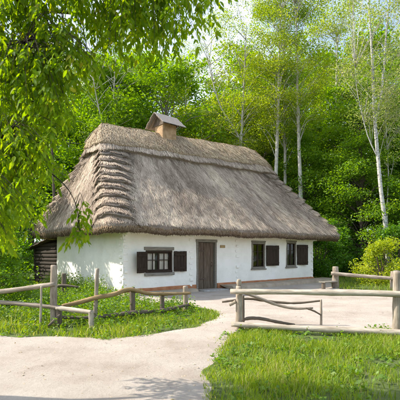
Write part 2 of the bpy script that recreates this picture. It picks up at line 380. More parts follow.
# clay stripe at the foot of the wall and the raised earthen ledge
for a, b_ in ((-0.03, 3.17), (4.29, LEN + 0.03)):
    m_ = MB(); k = max(2, int((b_ - a) / 0.4)); e = np.linspace(a, b_, k + 1)
    m_.box((a, -0.045, -0.05), (b_, 0.05, 0.245), bev=0.03); m_.build('clay_stripe', 'clay', HOUSE)
def ledge(a, b_, out, hgt):
    xs = np.linspace(a, b_, 40); v = []; f = []
    for i, x in enumerate(xs):
        w1 = out + 0.05 * float(snoise(np.array(x), np.array(0.3), 0.5, 21)); h1 = hgt + 0.012 * float(snoise(np.array(x), np.array(2.0), 0.8, 22))
        for (yy, zz) in ((0.0, h1 + 0.01), (-w1 + 0.10, h1), (-w1 + 0.03, h1 - 0.03), (-w1 - 0.03, -0.05)): v.append((x, yy, zz))
        if i:
            k = i * 4
            for j in range(3): f.append((k - 4 + j, k - 4 + j + 1, k + j + 1, k + j))
    f.append((0, 1, 2, 3)); f.append(tuple(len(v) - 4 + j for j in (3, 2, 1, 0)))
    make_obj('earthen_ledge', v, f, 'ledge', HOUSE, smooth=False)
ledge(4.42, 11.98, 0.82, 0.16); ledge(-0.2, 2.98, 0.40, 0.12)

# whitewashed log ends at the corner and at the cross walls
lm = MB().box((-0.075, -0.05, -0.055), (0.075, 0.04, 0.055), 0.006, 0.02)
first = lm.build('log_end', 'white', HOUSE, loc=(0.06, 0, 0.3))
spots = []
for s_, st in ((0.07, 0.205), (2.92, 0.215), (5.42, 0.215), (10.98, 0.205)):
    z = 0.22
    k = 0
    while z < 2.15:
        spots.append((s_ + (0.035 if k % 2 else -0.02) + random.uniform(-0.015, 0.015), 0.0 + random.uniform(-0.012, 0.03), z, 0.0)); z += st * random.uniform(0.94, 1.06); k += 1
z = 0.3; k = 0
while z < 2.2:                                  # around the corner, on the end wall
    spots.append((-0.0 + random.uniform(-0.01, 0.02), 0.10 + (0.07 if k % 2 else 0.0), z, -math.pi / 2)); z += 0.205; k += 1
for i, (x, y, z, rz) in enumerate(spots):
    o = first if i == 0 else first.copy()
    if i: COL.objects.link(o)
    o.location = (x, y, z); o.rotation_euler = (0, 0, rz); sc = random.uniform(0.72, 1.0); o.scale = (sc * random.uniform(0.8, 1.15), random.uniform(0.5, 1.0), sc)

# eave brackets and wall plate
for x in (0.06, 2.92, 5.42, 8.2, 10.98):
    br = MB().box((x - 0.08, -0.42, 2.20), (x + 0.08, 0.25, 2.36), 0.006, 0.03).build('eave_bracket', 'white', HOUSE)
    MB().box((x - 0.075, -0.26, 2.06), (x + 0.075, 0.25, 2.197), 0.005, 0.03).build('lower_bracket', 'white', br)
for y in (0.10, 2.8, 5.45):
    MB().box((-0.42, y - 0.08, 2.20), (0.25, y + 0.08, 2.36), 0.006, 0.03).build('eave_bracket', 'white', HOUSE)
MB().box((-0.35, -0.50, 2.362), (LEN + 0.35, -0.34, 2.50), 0.0, 0.03).build('eave_beam', 'adobe', HOUSE)
MB().box((-0.50, -0.33, 2.362), (-0.34, DEP + 0.3, 2.50), 0.0, 0.03).build('eave_beam', 'adobe', HOUSE)

# windows
def shutter(par, hinge_x, z0, z1, w, ang, side):
    """board shutter swung open on its hinge; side -1 left, +1 right"""
    d = np.array([side * math.cos(ang), -math.sin(ang)]); nrm = np.array([d[1], -d[0]])
    if nrm[1] > 0: nrm = -nrm
    m_ = MB(); k = 4
    def slab(a, b_, c0, c1, o0, o1):
        i = len(m_.v)
        for z in (c0, c1):
            for (l, oo) in ((a, o0), (b_, o0), (b_, o1), (a, o1)):
                p = np.array([hinge_x, -0.035]) + d * l + nrm * oo; m_.v.append(np.array((p[0], p[1], z)))
        for f in [(0, 3, 2, 1), (4, 5, 6, 7), (0, 1, 5, 4), (1, 2, 6, 5), (2, 3, 7, 6), (3, 0, 4, 7)]:
            m_.f.append(tuple(i + q for q in f)); m_.uv += [(0, 0)] * 4
    for j in range(k):
        slab(w * j / k + 0.004, w * (j + 1) / k - 0.004, z0 + random.uniform(0, 0.012), z1 - random.uniform(0, 0.012), 0, 0.026 + random.uniform(0, 0.006))
    for zz in (z0 + 0.10, z1 - 0.17):
        slab(0.02, w - 0.02, zz, zz + 0.075, 0.034, 0.055)
    return m_.build('shutter', 'plank_dark', par)

def window(x0, x1, z0, z1, sashes, rows, cols, shut, boards, curtain):
    fr = MB(); t = 0.06
    fr.box((x0 - 0.01, -0.03, z0), (x0 + t, 0.16, z1), bev=0.01).box((x1 - t, -0.03, z0), (x1 + 0.01, 0.16, z1), bev=0.01)
    fr.box((x0 - 0.01, -0.032, z1 - t), (x1 + 0.01, 0.158, z1 + 0.01), bev=0.01).box((x0 - 0.01, -0.032, z0 - 0.01), (x1 + 0.01, 0.158, z0 + t), bev=0.01)
    w = fr.build('window', 'plank_dark' if boards else 'frame_grey', HOUSE)
    xi0, xi1, zi0, zi1 = x0 + t, x1 - t, z0 + t, z1 - t
    sw = (xi1 - xi0) / sashes
    for k in range(sashes):
        a, b_ = xi0 + k * sw, xi0 + (k + 1) * sw; m_ = MB(); q = 0.035
        m_.box((a + 0.002, 0.03, zi0 + 0.002), (a + q, 0.075, zi1 - 0.002)).box((b_ - q, 0.03, zi0 + 0.002), (b_ - 0.002, 0.075, zi1 - 0.002))
        m_.box((a + q, 0.032, zi1 - q), (b_ - q, 0.073, zi1 - 0.003)).box((a + q, 0.032, zi0 + 0.003), (b_ - q, 0.073, zi0 + q))
        for r in range(1, rows):
            zz = zi0 + (zi1 - zi0) * r / rows + (0.05 if rows == 2 else 0); m_.box((a + q, 0.036, zz - 0.013), (b_ - q, 0.07, zz + 0.013))
        for c_ in range(1, cols):
            xx = a + sw * c_ / cols; m_.box((xx - 0.012, 0.034, zi0 + q), (xx + 0.012, 0.068, zi1 - q))
        m_.build('sash', 'plank_dark', w)
        pw = sw / cols; ph = (zi1 - zi0) / rows
        for r in range(rows):
            for c_ in range(cols):
                jt = rng.uniform(-0.004, 0.004, 4)
                px0, px1, pz0, pz1 = a + c_ * pw + 0.01, a + (c_ + 1) * pw - 0.01, zi0 + r * ph + 0.008, zi0 + (r + 1) * ph - 0.008
                make_obj('pane', [(px0, 0.052 + jt[0], pz0), (px1, 0.052 + jt[1], pz0), (px1, 0.052 + jt[2], pz1), (px0, 0.052 + jt[3], pz1)], [(0, 1, 2, 3)], 'glass', w)
    if boards:
        MB().box((x0 - 0.07, -0.05, z1 + 0.02), (x1 + 0.08, 0.06, z1 + 0.13), 0.004, 0.012).build('header_board', 'frame_grey', w)
        MB().box((x0 - 0.07, -0.075, z0 - 0.12), (x1 + 0.08, 0.06, z0 - 0.018), 0.004, 0.012).build('sill', 'frame_grey', w)
    else:
        MB().box((x0 - 0.05, -0.07, z0 - 0.07), (x1 + 0.05, 0.06, z0 - 0.015), 0.003, 0.012).build('sill', 'frame_grey', w)
        MB().box((x0 - 0.03, -0.045, z1 + 0.015), (x1 + 0.03, 0.06, z1 + 0.08), 0.003, 0.012).build('header_board', 'frame_grey', w)
    for (a, b_) in curtain:
        xs = np.linspace(a, b_, 24); v = []; f = []
        for i, x in enumerate(xs):
            yy = 0.125 + 0.014 * math.sin(i * 1.25); v += [(x, yy, zi0 - 0.02), (x, yy + 0.004 * math.sin(i), zi1 + 0.02)]
            if i: f.append((2 * i - 2, 2 * i, 2 * i + 1, 2 * i - 1))
        make_obj('curtain', v, f, 'curtain', w, smooth=True)
    for sh in shut: shutter(w, *sh)
    return w
window(0.90, 2.02, 0.77, 1.53, 2, 2, 2, [(0.86, 0.765, 1.50, 0.55, math.radians(25), -1), (2.09, 0.765, 1.52, 0.56, math.radians(4), 1)], True,
       [(0.98, 1.36), (1.52, 1.93)])
window(6.38, 7.26, 0.78, 1.91, 2, 3, 1, [(7.32, 0.86, 1.80, 0.80, math.radians(6), 1)], False, [(6.46, 6.62)])
window(8.83, 9.60, 0.80, 1.97, 2, 3, 1, [(9.66, 0.86, 1.86, 0.78, math.radians(6), 1)], False, [(8.90, 9.02)])

# door
fr = MB()
fr.box((3.19, -0.035, -0.02), (3.285, 0.18, 1.97), 0.003, 0.012).box((4.165, -0.035, -0.02), (4.26, 0.18, 1.97), 0.003, 0.012).box((3.17, -0.04, 1.87), (4.28, 0.178, 1.975), 0.003, 0.012)
D = fr.build('door', 'frame_grey', HOUSE); D['label'] = 'weathered dark plank door'
pl = np.linspace(3.292, 4.158, 6)
for a, b_ in zip(pl[:-1], pl[1:]):
    MB().box((a + 0.004, 0.055 + random.uniform(0, 0.012), 0.055), (b_ - 0.004, 0.10, 1.86 - random.uniform(0, 0.008)), 0.002, 0.008).build('plank', 'plank_door', D)
MB().tube([(4.03, 0.05, 0.93), (4.03, -0.005, 0.96), (4.03, -0.005, 1.06), (4.03, 0.05, 1.09)], 0.011, 6, 3).build('handle', 'iron', D)
for zz in (0.42, 1.5):
    MB().box((3.30, 0.046, zz), (3.72, 0.054, zz + 0.05)).build('hinge', 'iron', D)
MB().box((3.15, -0.16, -0.05), (4.30, 0.17, 0.05), 0.006, 0.02).build('threshold', 'wood_grey', D)
MB().box((3.05, -0.62, -0.05), (4.36, -0.17, 0.055), 0.02, 0.025).build('door_step', 'stone', HOUSE)
np_ = MB().box((4.47, -0.035, 1.66), (4.72, 0.02, 1.77), 0.002, 0.006).build('name_plate', 'plate', HOUSE)

# ---- thatched roof: eave contour E, ridge R, surface between them
e0, e1, t0, t1 = -0.80, 12.70, -0.80, 6.75
r0, r1, TR = 0.80, 10.05, 3.0
ZE = 2.36
def rounded(r=0.55, m=14):
    pts = []
    for cx, cy, a0 in ((e0 + r, t0 + r, 180), (e1 - r, t0 + r, 270), (e1 - r, t1 - r, 0), (e0 + r, t1 - r, 90)):
        for k in range(m + 1):
            a = math.radians(a0 + 90 * k / m); pts.append((cx + r * math.cos(a), cy + r * math.sin(a)))
    return np.array(pts)
_ring = rounded(); _ring = np.vstack([_ring, _ring[:1]])
_cum = np.concatenate([[0], np.cumsum(np.hypot(*np.diff(_ring, axis=0).T))]); PER = _cum[-1]
_rl = 0.55 * math.pi / 2
CORN = [_rl / 2, 0, 0, 0]
CORN[1] = _rl + (e1 - e0 - 1.1) + _rl / 2; CORN[2] = CORN[1] + _rl + (t1 - t0 - 1.1); CORN[3] = CORN[2] + _rl + (e1 - e0 - 1.1)
def eave(q):
    q = np.mod(q, PER); x = np.interp(q, _cum, _ring[:, 0]); y = np.interp(q, _cum, _ring[:, 1])
    x2 = np.interp(np.mod(q + 0.05, PER), _cum, _ring[:, 0]); y2 = np.interp(np.mod(q + 0.05, PER), _cum, _ring[:, 1])
    x1 = np.interp(np.mod(q - 0.05, PER), _cum, _ring[:, 0]); y1 = np.interp(np.mod(q - 0.05, PER), _cum, _ring[:, 1])
    tx, ty = x2 - x1, y2 - y1; l = np.hypot(tx, ty) + 1e-9
    return x, y, ty / l, -tx / l
HB0, HB1, NB, HIPW, ARCH = 0.06, 0.78, 9, 1.7, 0.085
_st = 1 + 0.22 * np.random.default_rng(5).uniform(-1, 1, NB); HBS = np.concatenate([[HB0], HB0 + (HB1 - HB0) * np.cumsum(_st) / _st.sum(), [HB1 + 0.12]])
BTH = 0.145 * np.random.default_rng(6).uniform(0.75, 1.2, NB + 1)
def ragged(q, h): return 0.012 * np.sin(q * 3) + 0.010 * snoise(q, h * 9, 0.9, 71, 3)
def bw(h): return 0.82 / (1.02 - 0.80 * np.clip(h, 0, 1))
def bundle(q, h):
    """thickness of the stepped thatch bundles that run up the hips"""
    out = np.zeros(np.broadcast(q, h).shape)
    for ci, c_ in enumerate(CORN):
        d = np.mod(q - c_ + PER / 2, PER) - PER / 2
        w = bw(h) * np.where((d < 0) == (ci in (0, 2)), HIPW, 1.0); d = np.abs(d); side = np.clip(1 - (d / w) ** 2, 0, 1)
        fr_ = np.interp(h + ragged(q, h) + ARCH * (d / w) ** 2, HBS, np.arange(NB + 2), left=-1); saw = 1 - np.mod(fr_, 1.0)
        out = np.maximum(out, np.where((fr_ > 0) & (fr_ < NB), 0.025 + BTH[np.clip(fr_, 0, NB).astype(int)] * saw, 0) * side)
    return out
def surf(q, h, off=0.0):
    x, y, nx, ny = eave(q); rs = r0 + (x - e0) / (e1 - e0) * (r1 - r0)
    H = 6.28 + (rs - r0) * 0.060 - 0.10 * np.clip((rs - 9.2) / 0.8, 0, 1)
    h = np.asarray(h, float)
    px = x + (rs - x) * h; py = y + (TR - y) * h; ze = ZE + 0.03 * snoise(q, 0 * q, 0.35, 31)
    run = np.hypot(rs - x, TR - y); pz = ze + (H - ze) * h - 0.10 * np.sin(np.pi * np.clip(h, 0, 1)) * np.clip((run - 1.5) / 2, 0, 1)
    off = off + (0.030 * snoise(q, h * 6, 0.33, 33, 3) + 0.020 * snoise(q * 1.6 + 0.5 * h, h * 2.2, 0.55, 34, 3)) * (1 - h * 0.5)
    l = np.hypot(run, H - ze); k = np.clip((h - 0.85) / 0.15, 0, 1)
    ax, az = (H - ze) / l * (1 - k), run / l * (1 - k) + k
    return np.stack([px + nx * ax * off, py + ny * ax * off, pz + az * off], -1)

def patch(qs, hs, off, closed, lip=None):
    """grid over q x h with thickness off(q,h); lip: extra rows first that drop the lower edge back"""
    Q, Hh = np.meshgrid(qs, hs, indexing='ij'); P_ = surf(Q, Hh, off(Q, Hh))
    if lip is not None:
        low = surf(Q[:, :1], Hh[:, :1] + lip[0], lip[1] + 0 * Q[:, :1]); P_ = np.concatenate([low, P_], 1)
    a, b_ = P_.shape[:2]; ii = np.arange(a * b_).reshape(a, b_)
    if closed: ii = np.vstack([ii, ii[:1]])
    f = np.stack([ii[:-1, :-1], ii[1:, :-1], ii[1:, 1:], ii[:-1, 1:]], -1).reshape(-1, 4)
    return P_.reshape(-1, 3), f
qs = np.linspace(0, PER, 520, endpoint=False); hs = np.linspace(0, 1, 46)
vr, frf = patch(qs, hs, lambda q, h: 0 * q, True)
ex, ey, enx, eny = eave(qs); nq = len(qs)
zb = 2.085 + 0.035 * snoise(qs, 0 * qs, 0.4, 35) + 0.012 * snoise(qs, 0 * qs, 2.0, 36)
r_in = 0.13
sk1 = np.stack([ex - enx * 0.02, ey - eny * 0.02, zb + 0.12], -1); sk2 = np.stack([ex - enx * r_in, ey - eny * r_in, zb], -1)
sk3 = np.stack([ex - enx * 0.78, ey - eny * 0.78, zb + 0.42], -1)
base = len(vr); vr = np.vstack([vr, sk1, sk2, sk3]); top = np.arange(nq) * len(hs)
rings = [top, base + np.arange(nq), base + nq + np.arange(nq), base + 2 * nq + np.arange(nq)]
ex_f = []
for a, b_ in zip(rings[:-1], rings[1:]):
    ex_f.append(np.stack([b_, np.roll(b_, -1), np.roll(a, -1), a], -1))
M['soffit'] = mat_noise('unweathered_reed', [(0.3, (0.50, 0.37, 0.17)), (0.7, (0.68, 0.54, 0.29))], 12, (6, 6, 1), 0.6)
ROOF = make_obj('roof', vr, np.vstack([frf] + ex_f), 'thatch_base', HOUSE, smooth=False)
ROOF.data.materials.append(M['soffit'])          # sheltered underside stays golden, its colour chosen to bounce warm light onto the wall
mi = np.zeros(len(ROOF.data.polygons), np.int32); mi[-nq:] = 1; ROOF.data.polygons.foreach_set('material_index', mi)

# rim layer under the ridge cap, ridge cap
RIMH, CAPH = 0.755, 0.815
def rim_h(q): return RIMH + 0.026 * snoise(q, 0 * q, 0.2, 41, 3)
def layer(name, h_of_q, thick, lipd, mat):
    Q = np.repeat(qs[:, None], 14, 1); hl = h_of_q(qs)[:, None]; Hh = hl + (1 - hl) * np.linspace(0, 1, 14)[None] ** 1.2
    P_ = surf(Q, Hh, thick(Q, (Hh - hl) / (1 - hl))); low = surf(Q[:, :1], hl + 0.012, -0.02 + 0 * Q[:, :1]); P_ = np.concatenate([low, P_], 1)
    a, b_ = P_.shape[:2]; ii = np.arange(a * b_).reshape(a, b_); ii = np.vstack([ii, ii[:1]])
    f = np.stack([ii[:-1, :-1], ii[1:, :-1], ii[1:, 1:], ii[:-1, 1:]], -1).reshape(-1, 4)
    return make_obj(name, P_.reshape(-1, 3), f, mat, ROOF)
rim_th = lambda q, g: 0.18 + 0.02 * snoise(q, g, 0.5, 43, 2) - 0.03 * g
cap_h = lambda q: CAPH + 0.014 * snoise(q, 0 * q, 0.5, 45, 4)
cap_th = lambda q, g: 0.225 + 0.10 * np.sin(np.clip(g, 0, 1) * np.pi / 2) + 0.02 * snoise(q, g, 0.6, 46, 3)
layer('thatch_rim', rim_h, rim_th, 0.1, 'thatch_base'); layer('ridge_cap', cap_h, cap_th, 0.1, 'straw_gold').data
# a stepped bundle at every hip, each its own piece
for ci, c_ in enumerate(CORN):
    for k in range(NB):
        h_lo = HBS[k]; h_hi = HBS[k] + 1.25 * (HBS[k + 1] - HBS[k])
        hm = (h_lo + h_hi) / 2; w = float(bw(hm)); wa, wb_ = (w * HIPW, w) if ci in (0, 2) else (w, w * HIPW); qq = np.concatenate([np.linspace(c_ - wa, c_, 15)[:-1], np.linspace(c_, c_ + wb_, 15)]); hh = np.linspace(h_lo, h_hi, 6)
        Q, Hh = np.meshgrid(qq, hh, indexing='ij'); rel = np.where(Q < c_, (Q - c_) / wa, (Q - c_) / wb_); side = np.clip(1 - rel ** 2, 0, 1); g = (Hh - h_lo) / (h_hi - h_lo)
        Hs = Hh - ragged(Q, Hh) - ARCH * rel ** 2 + 0.006 * np.sin(Q * 9 + k) * (1 - g)
        P_ = surf(Q, Hs, (BTH[k] * 0.92 * (1 - g) + 0.015) * side - 0.005 + 0.012 * np.sin(Q * 17 + k * 2) * (1 - g))
        low = surf(Q[:, :1], Hs[:, :1] + 0.012, -0.01 + 0 * Q[:, :1]); P_ = np.concatenate([low, P_], 1)
        a, b_ = P_.shape[:2]; ii = np.arange(a * b_).reshape(a, b_)
        f = np.stack([ii[:-1, :-1], ii[1:, :-1], ii[1:, 1:], ii[:-1, 1:]], -1).reshape(-1, 4)
        make_obj('hip_bundle', P_.reshape(-1, 3), f, 'thatch_base', ROOF)

def strands(name, q, h, off, ln, wid, tint, mat, spread=0.10, lift=0.02, drop=0.0):
    """flat straws lying down the slope from (q,h)"""
    n_ = len(q); dh = ln / 5.8; q2 = q + rng.normal(0, spread, n_) * ln * 2
    p0 = surf(q, np.minimum(h + dh, 1.0), off - drop * dh); p1 = surf((q + q2) / 2, np.minimum(h + dh * 0.5, 1.0), off + 0.010 - drop * dh * 0.5); p2 = surf(q2, h, off + rng.uniform(-0.2, 1, n_) * lift)
    _, _, nx_, ny_ = eave(q); side = unit(unit(np.cross(p2 - p0, np.stack([nx_ * 0.7, ny_ * 0.7, 0 * q + 0.75], -1))) + rng.normal(0, 0.22, (n_, 3)))
    wd = np.asarray(wid)[:, None]
    v = np.stack([p0 - side * wd * .35, p0 + side * wd * .35, p1 + side * wd * .5, p1 - side * wd * .5, p2 + side * wd * .3, p2 - side * wd * .3], 1).reshape(-1, 3)
    b_ = np.arange(n_)[:, None] * 6; f = np.stack([b_ + [0, 1, 2, 3], b_ + [3, 2, 4, 5]], 1).reshape(-1, 4)
    o = make_obj(name, v, f, mat, ROOF, tint=np.repeat(tint, 2)); return kind(o, 'stuff')
def sample(n_, hlo, hhi, back=0.12):
    q = rng.uniform(0, PER, n_ * 3); h = rng.uniform(0, 1, n_ * 3)
    x, y, nx, ny = eave(q); straight = np.abs(ny) > 0.9
    keep = rng.uniform(0, 1, n_ * 3) < np.where(straight, 1 - 0.25 * h, 1 - 0.92 * h); keep &= (ny < 0.5) | (rng.uniform(0, 1, n_ * 3) < back)
    q, h = q[keep][:n_], h[keep][:n_]; return q, hlo + (hhi - hlo) * h
q, h = sample(160000, -0.012, 0.78)
streak = 0.47 + 0.30 * snoise(q * 1.7 + h * 1.2, h * 1.8, 0.5, 51, 3) + 0.24 * snoise(q, h * 5, 0.2, 52, 3) + 0.2 * (h < 0.09) * rng.uniform(0, 1, len(q))
bt = bundle(q, h); fine = snoise(q, h * 5.8, 2.6, 57, 3); clump = 0.016 * (1 + fine)
strands('weathered_straw', q, h, bt * 1.10 + clump + rng.uniform(0.0, 0.018, len(q)), rng.uniform(0.14, 0.40, len(q)), rng.uniform(0.005, 0.012, len(q)),
        np.clip(streak + 0.14 * fine + rng.normal(0, 0.15, len(q)), 0, 1), 'straw', spread=0.11, drop=np.where(bt > 0.02, 1.7, 0.0))
q = rng.uniform(0, PER, 12000); g = rng.uniform(0, 1, 12000) ** 1.4
strands('rim_straw', q, rim_h(q) - 0.012 + 0.07 * g, rim_th(q, 0.2 * g) + rng.uniform(0, 0.02, 12000), rng.uniform(0.15, 0.32, 12000), rng.uniform(0.010, 0.02, 12000), np.clip(rng.normal(0.5, 0.2, 12000), 0, 1), 'straw', lift=0.01)
n_ = 26000; q = rng.uniform(0, PER, n_); g = rng.uniform(0, 1, n_)
ch = cap_h(q); hh = ch - 0.012 + (1 - ch) * g
strands('cap_straw', q, hh, cap_th(q, g) + rng.uniform(0, 0.035, n_), rng.uniform(0.2, 0.45, n_), rng.uniform(0.009, 0.02, n_), np.clip(rng.normal(0.5, 0.22, n_), 0, 1), 'straw_gold', spread=0.28, lift=0.045)
# cut straw ends that hang under the eave
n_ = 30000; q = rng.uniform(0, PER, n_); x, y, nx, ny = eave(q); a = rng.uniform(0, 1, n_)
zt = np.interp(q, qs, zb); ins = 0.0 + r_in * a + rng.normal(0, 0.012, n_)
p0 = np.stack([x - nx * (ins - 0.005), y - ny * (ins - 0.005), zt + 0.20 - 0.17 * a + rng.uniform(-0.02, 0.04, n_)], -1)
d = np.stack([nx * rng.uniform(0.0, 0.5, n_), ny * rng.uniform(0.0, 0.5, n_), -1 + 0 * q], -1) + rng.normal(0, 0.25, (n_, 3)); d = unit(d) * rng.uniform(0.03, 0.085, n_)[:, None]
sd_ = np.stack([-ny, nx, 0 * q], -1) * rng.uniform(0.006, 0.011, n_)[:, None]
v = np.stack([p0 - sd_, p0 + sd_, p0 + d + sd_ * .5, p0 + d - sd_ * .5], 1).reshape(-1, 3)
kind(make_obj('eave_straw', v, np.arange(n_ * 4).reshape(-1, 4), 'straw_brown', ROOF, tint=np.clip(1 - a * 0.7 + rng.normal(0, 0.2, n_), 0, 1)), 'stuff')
pole = MB().tube([(r0 - 0.40, 3.7, 5.95), (r0 - 0.12, 3.25, 6.45), (r0 + 0.22, 2.8, 6.60)], [0.025, 0.025, 0.02], 6, 3, 0.1)
pole.build('ridge_pole', 'wood_grey', ROOF)

# chimney with its own little board roof
CX, CY = 3.95, 3.0
m_ = MB(); m_.box((CX - 0.38, CY - 0.34, 6.2), (CX + 0.38, CY + 0.34, 7.18), 0.008, 0.05)
CH = m_.build('chimney', 'adobe', HOUSE)
CH['label'] = 'small adobe chimney under a grey board roof'
for sgn in (-1, 1):
    for k in range(5):
        a0_, a1_ = k / 5, (k + 1) / 5 + 0.02
        i = MB(); v = []
        def rp(a, xx, up):   # a: 0 ridge .. 1 eave
            return np.array((xx, CY + sgn * (0.02 + 0.66 * a), 7.62 - 0.54 * a + up))
        x0_, x1_ = CX - 0.64 + random.uniform(-.02, .02), CX + 0.62 + random.uniform(-.02, .02); lift = 0.004 * (5 - k) + (0.002 if sgn > 0 else 0)
        for up in (lift, lift + 0.028):
            for (aa, xx) in ((a0_, x0_), (a0_, x1_), (a1_, x1_), (a1_, x0_)): i.v.append(rp(aa, xx, up))
        fs = [(0, 3, 2, 1), (4, 5, 6, 7), (0, 1, 5, 4), (1, 2, 6, 5), (2, 3, 7, 6), (3, 0, 4, 7)]
        for f in fs:
            f = f if sgn > 0 else tuple(reversed(f)); i.f.append(f); i.uv += [(0, 0)] * 4
        i.build('roof_board', 'board_silver', CH)
for xx in (CX - 0.40, CX + 0.38):
    make_obj('gable_board', [(xx, CY - 0.50, 7.12), (xx, CY + 0.50, 7.12), (xx, CY, 7.56), (xx + 0.02, CY - 0.50, 7.12), (xx + 0.02, CY + 0.50, 7.12), (xx + 0.02, CY, 7.56)],
             [(0, 2, 1), (3, 4, 5), (0, 1, 4, 3), (1, 2, 5, 4), (2, 0, 3, 5)], 'plank_door', CH)
for xx in (CX - 0.56, CX + 0.50):
    for sgn in (-1, 1):
        MB().tube([(xx + 0.03, CY + sgn * 0.58, 7.085), (xx + 0.03, CY + sgn * 0.04, 7.55)], 0.032, 6, 1).build('rafter', 'wood_dark', CH)

# ------------------------------------------------------------------ dark log shed behind the cottage end
SH = empty('log_shed', tuple(list(A0 + 0.30 * U + 5.80 * V) + [0]), ANG)
tag(SH, 'dark log shed at the far left end of the white cottage', 'shed')
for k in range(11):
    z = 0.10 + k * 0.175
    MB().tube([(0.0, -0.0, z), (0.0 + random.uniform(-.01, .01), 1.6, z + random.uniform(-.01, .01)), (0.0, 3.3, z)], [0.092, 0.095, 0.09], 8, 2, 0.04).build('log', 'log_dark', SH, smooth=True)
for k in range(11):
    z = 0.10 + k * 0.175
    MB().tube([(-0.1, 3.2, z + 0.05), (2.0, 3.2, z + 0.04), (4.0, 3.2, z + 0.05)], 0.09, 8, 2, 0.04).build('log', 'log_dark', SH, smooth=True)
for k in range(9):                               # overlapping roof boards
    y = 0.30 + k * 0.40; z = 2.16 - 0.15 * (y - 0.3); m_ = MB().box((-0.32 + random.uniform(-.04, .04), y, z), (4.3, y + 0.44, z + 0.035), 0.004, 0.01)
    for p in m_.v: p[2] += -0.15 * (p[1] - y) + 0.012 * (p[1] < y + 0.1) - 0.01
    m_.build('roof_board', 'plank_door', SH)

# ------------------------------------------------------------------ fences
def pt(px, row, d): return np.array(((px - 200) / FPX * d, d, EYE + (HZ - row) / FPX * d))
def post(F, px, top, d, r, mat, foot=None, lean=(0, 0), knob=False, name='post'):
    o = np.array(F.location); p = pt(px, top, d); b_ = np.array((p[0] + lean[0], d + lean[1], -0.06))
    h_ = p[2]
    if knob:
        pa = [b_, b_ + (p - b_) * 0.45, b_ + (p - b_) * 0.84, b_ + (p - b_) * 0.87, b_ + (p - b_) * 0.93, b_ + (p - b_) * 0.98, p]
        ra = [r * 1.06, r, r * 0.98, r * 0.62, r * 0.80, r * 0.62, r * 0.22]
    else:
        pa = [b_, b_ + (p - b_) * 0.5 + np.array((random.uniform(-.01, .01), 0, 0)), p - (p - b_) * 0.02, p]; ra = [r * 1.08, r, r * 0.93, r * 0.72]
    return MB().tube([q_ - o for q_ in pa], ra, 11, 4, 0.07, 0.0 if knob else 0.035).build(name, mat, F, smooth=True)
def rail(F, pts, radii, mat, name='rail', sides=9, wob=0.06):
    o = np.array(F.location)
    return MB().tube([pt(*p) - o for p in pts], radii, sides + 1, 7, wob, 0.05).build(name, mat, F, smooth=True)
def fence(name, label, px, row):
    d = FPX * EYE / (row - HZ); return tag(empty(name, ((px - 200) / FPX * d, d, 0)), label, 'fence')

F1 = fence('rail_fence', 'grey two-rail fence at the left edge, ending at a tall post', 54, 326)
post(F1, 54, 266.5, 8.0, 0.066, 'wood_grey'); post(F1, -24, 272, 8.35, 0.065, 'wood_grey')
rail(F1, [(-40, 295.5, 8.28), (10, 290.5, 8.1), (55, 284, 7.93)], [0.048, 0.05, 0.044], 'wood_grey')
rail(F1, [(-40, 299.5, 8.3), (10, 303, 8.12), (38, 305.5, 8.0), (61, 308, 7.92)], [0.043, 0.047, 0.044, 0.04], 'wood_grey')
post(F1, 41.5, 287, 7.86, 0.022, 'wood_pale', lean=(-0.02, 0), name='stake')
MB().tube([pt(8, 324.5, 7.8) - np.array(F1.location), pt(38, 324.8, 7.75) - np.array(F1.location)], [0.014, 0.012], 6, 3, 0.1).build('fallen_stick', 'wood_pale', F1)

F2 = fence('pole_fence', 'crooked pole fence with a bent top rail around the left lawn', 97, 322)
post(F2, 59, 306, 7.95, 0.06, 'wood_dark'); post(F2, 91, 311.5, 7.5, 0.052, 'wood_pale')
post(F2, 97.5, 269.5, 8.45, 0.042, 'wood_grey', lean=(-0.06, 0.0))
post(F2, 132.5, 288, 8.98, 0.062, 'wood_dark'); post(F2, 162, 292.5, 9.42, 0.055, 'wood_dark'); post(F2, 185.3, 286.5, 10.06, 0.062, 'wood_grey')
rail(F2, [(57, 308, 7.85), (75, 310.2, 7.68), (92, 312.3, 7.48)], [0.045, 0.047, 0.042], 'wood_pale')
rail(F2, [(62, 306.5, 8.15), (80, 302, 8.3), (98, 297.3, 8.38), (113, 294.5, 8.6), (127, 289.8, 8.85), (136, 290.5, 8.96), (147, 293.3, 9.15), (165, 294, 9.38), (190, 293.2, 10.0)],
     [0.045, 0.048, 0.05, 0.048, 0.05, 0.046, 0.042, 0.038, 0.034], 'wood_tan')
rail(F2, [(58, 317, 8.0), (91, 317.6, 8.2), (112, 315.3, 8.6), (132, 312.8, 8.88), (162, 310.3, 9.34), (189, 304.5, 9.98)], [0.03, 0.034, 0.045, 0.047, 0.044, 0.04], 'wood_dark')
rail(F2, [(60, 315, 7.9), (48, 326, 7.7)], [0.03, 0.02], 'wood_dark', 'brace')

F3 = fence('rail_fence', 'bleached two-rail log fence between round-topped posts, in the right foreground', 239, 330)
post(F3, 239, 279, 7.6, 0.062, 'wood_grey', knob=True); post(F3, 397, 272.5, 6.88, 0.073, 'wood_grey', lean=(0.0, 0)); post(F3, 472, 272, 6.62, 0.068, 'wood_grey')
rail(F3, [(230.5, 291.6, 7.52), (300, 292.2, 7.20), (360, 293.2, 6.98), (480, 296.0, 6.50)], [0.047, 0.05, 0.052, 0.05], 'wood_pale')
rail(F3, [(231.5, 324.0, 7.5), (280, 327.2, 7.28), (340, 330, 7.03), (480, 336.5, 6.50)], [0.05, 0.053, 0.055, 0.05], 'wood_pale')
rail(F3, [(229.5, 305, 7.6), (236, 301.5, 7.58)], [0.03, 0.034], 'wood_grey', 'rail_stub')

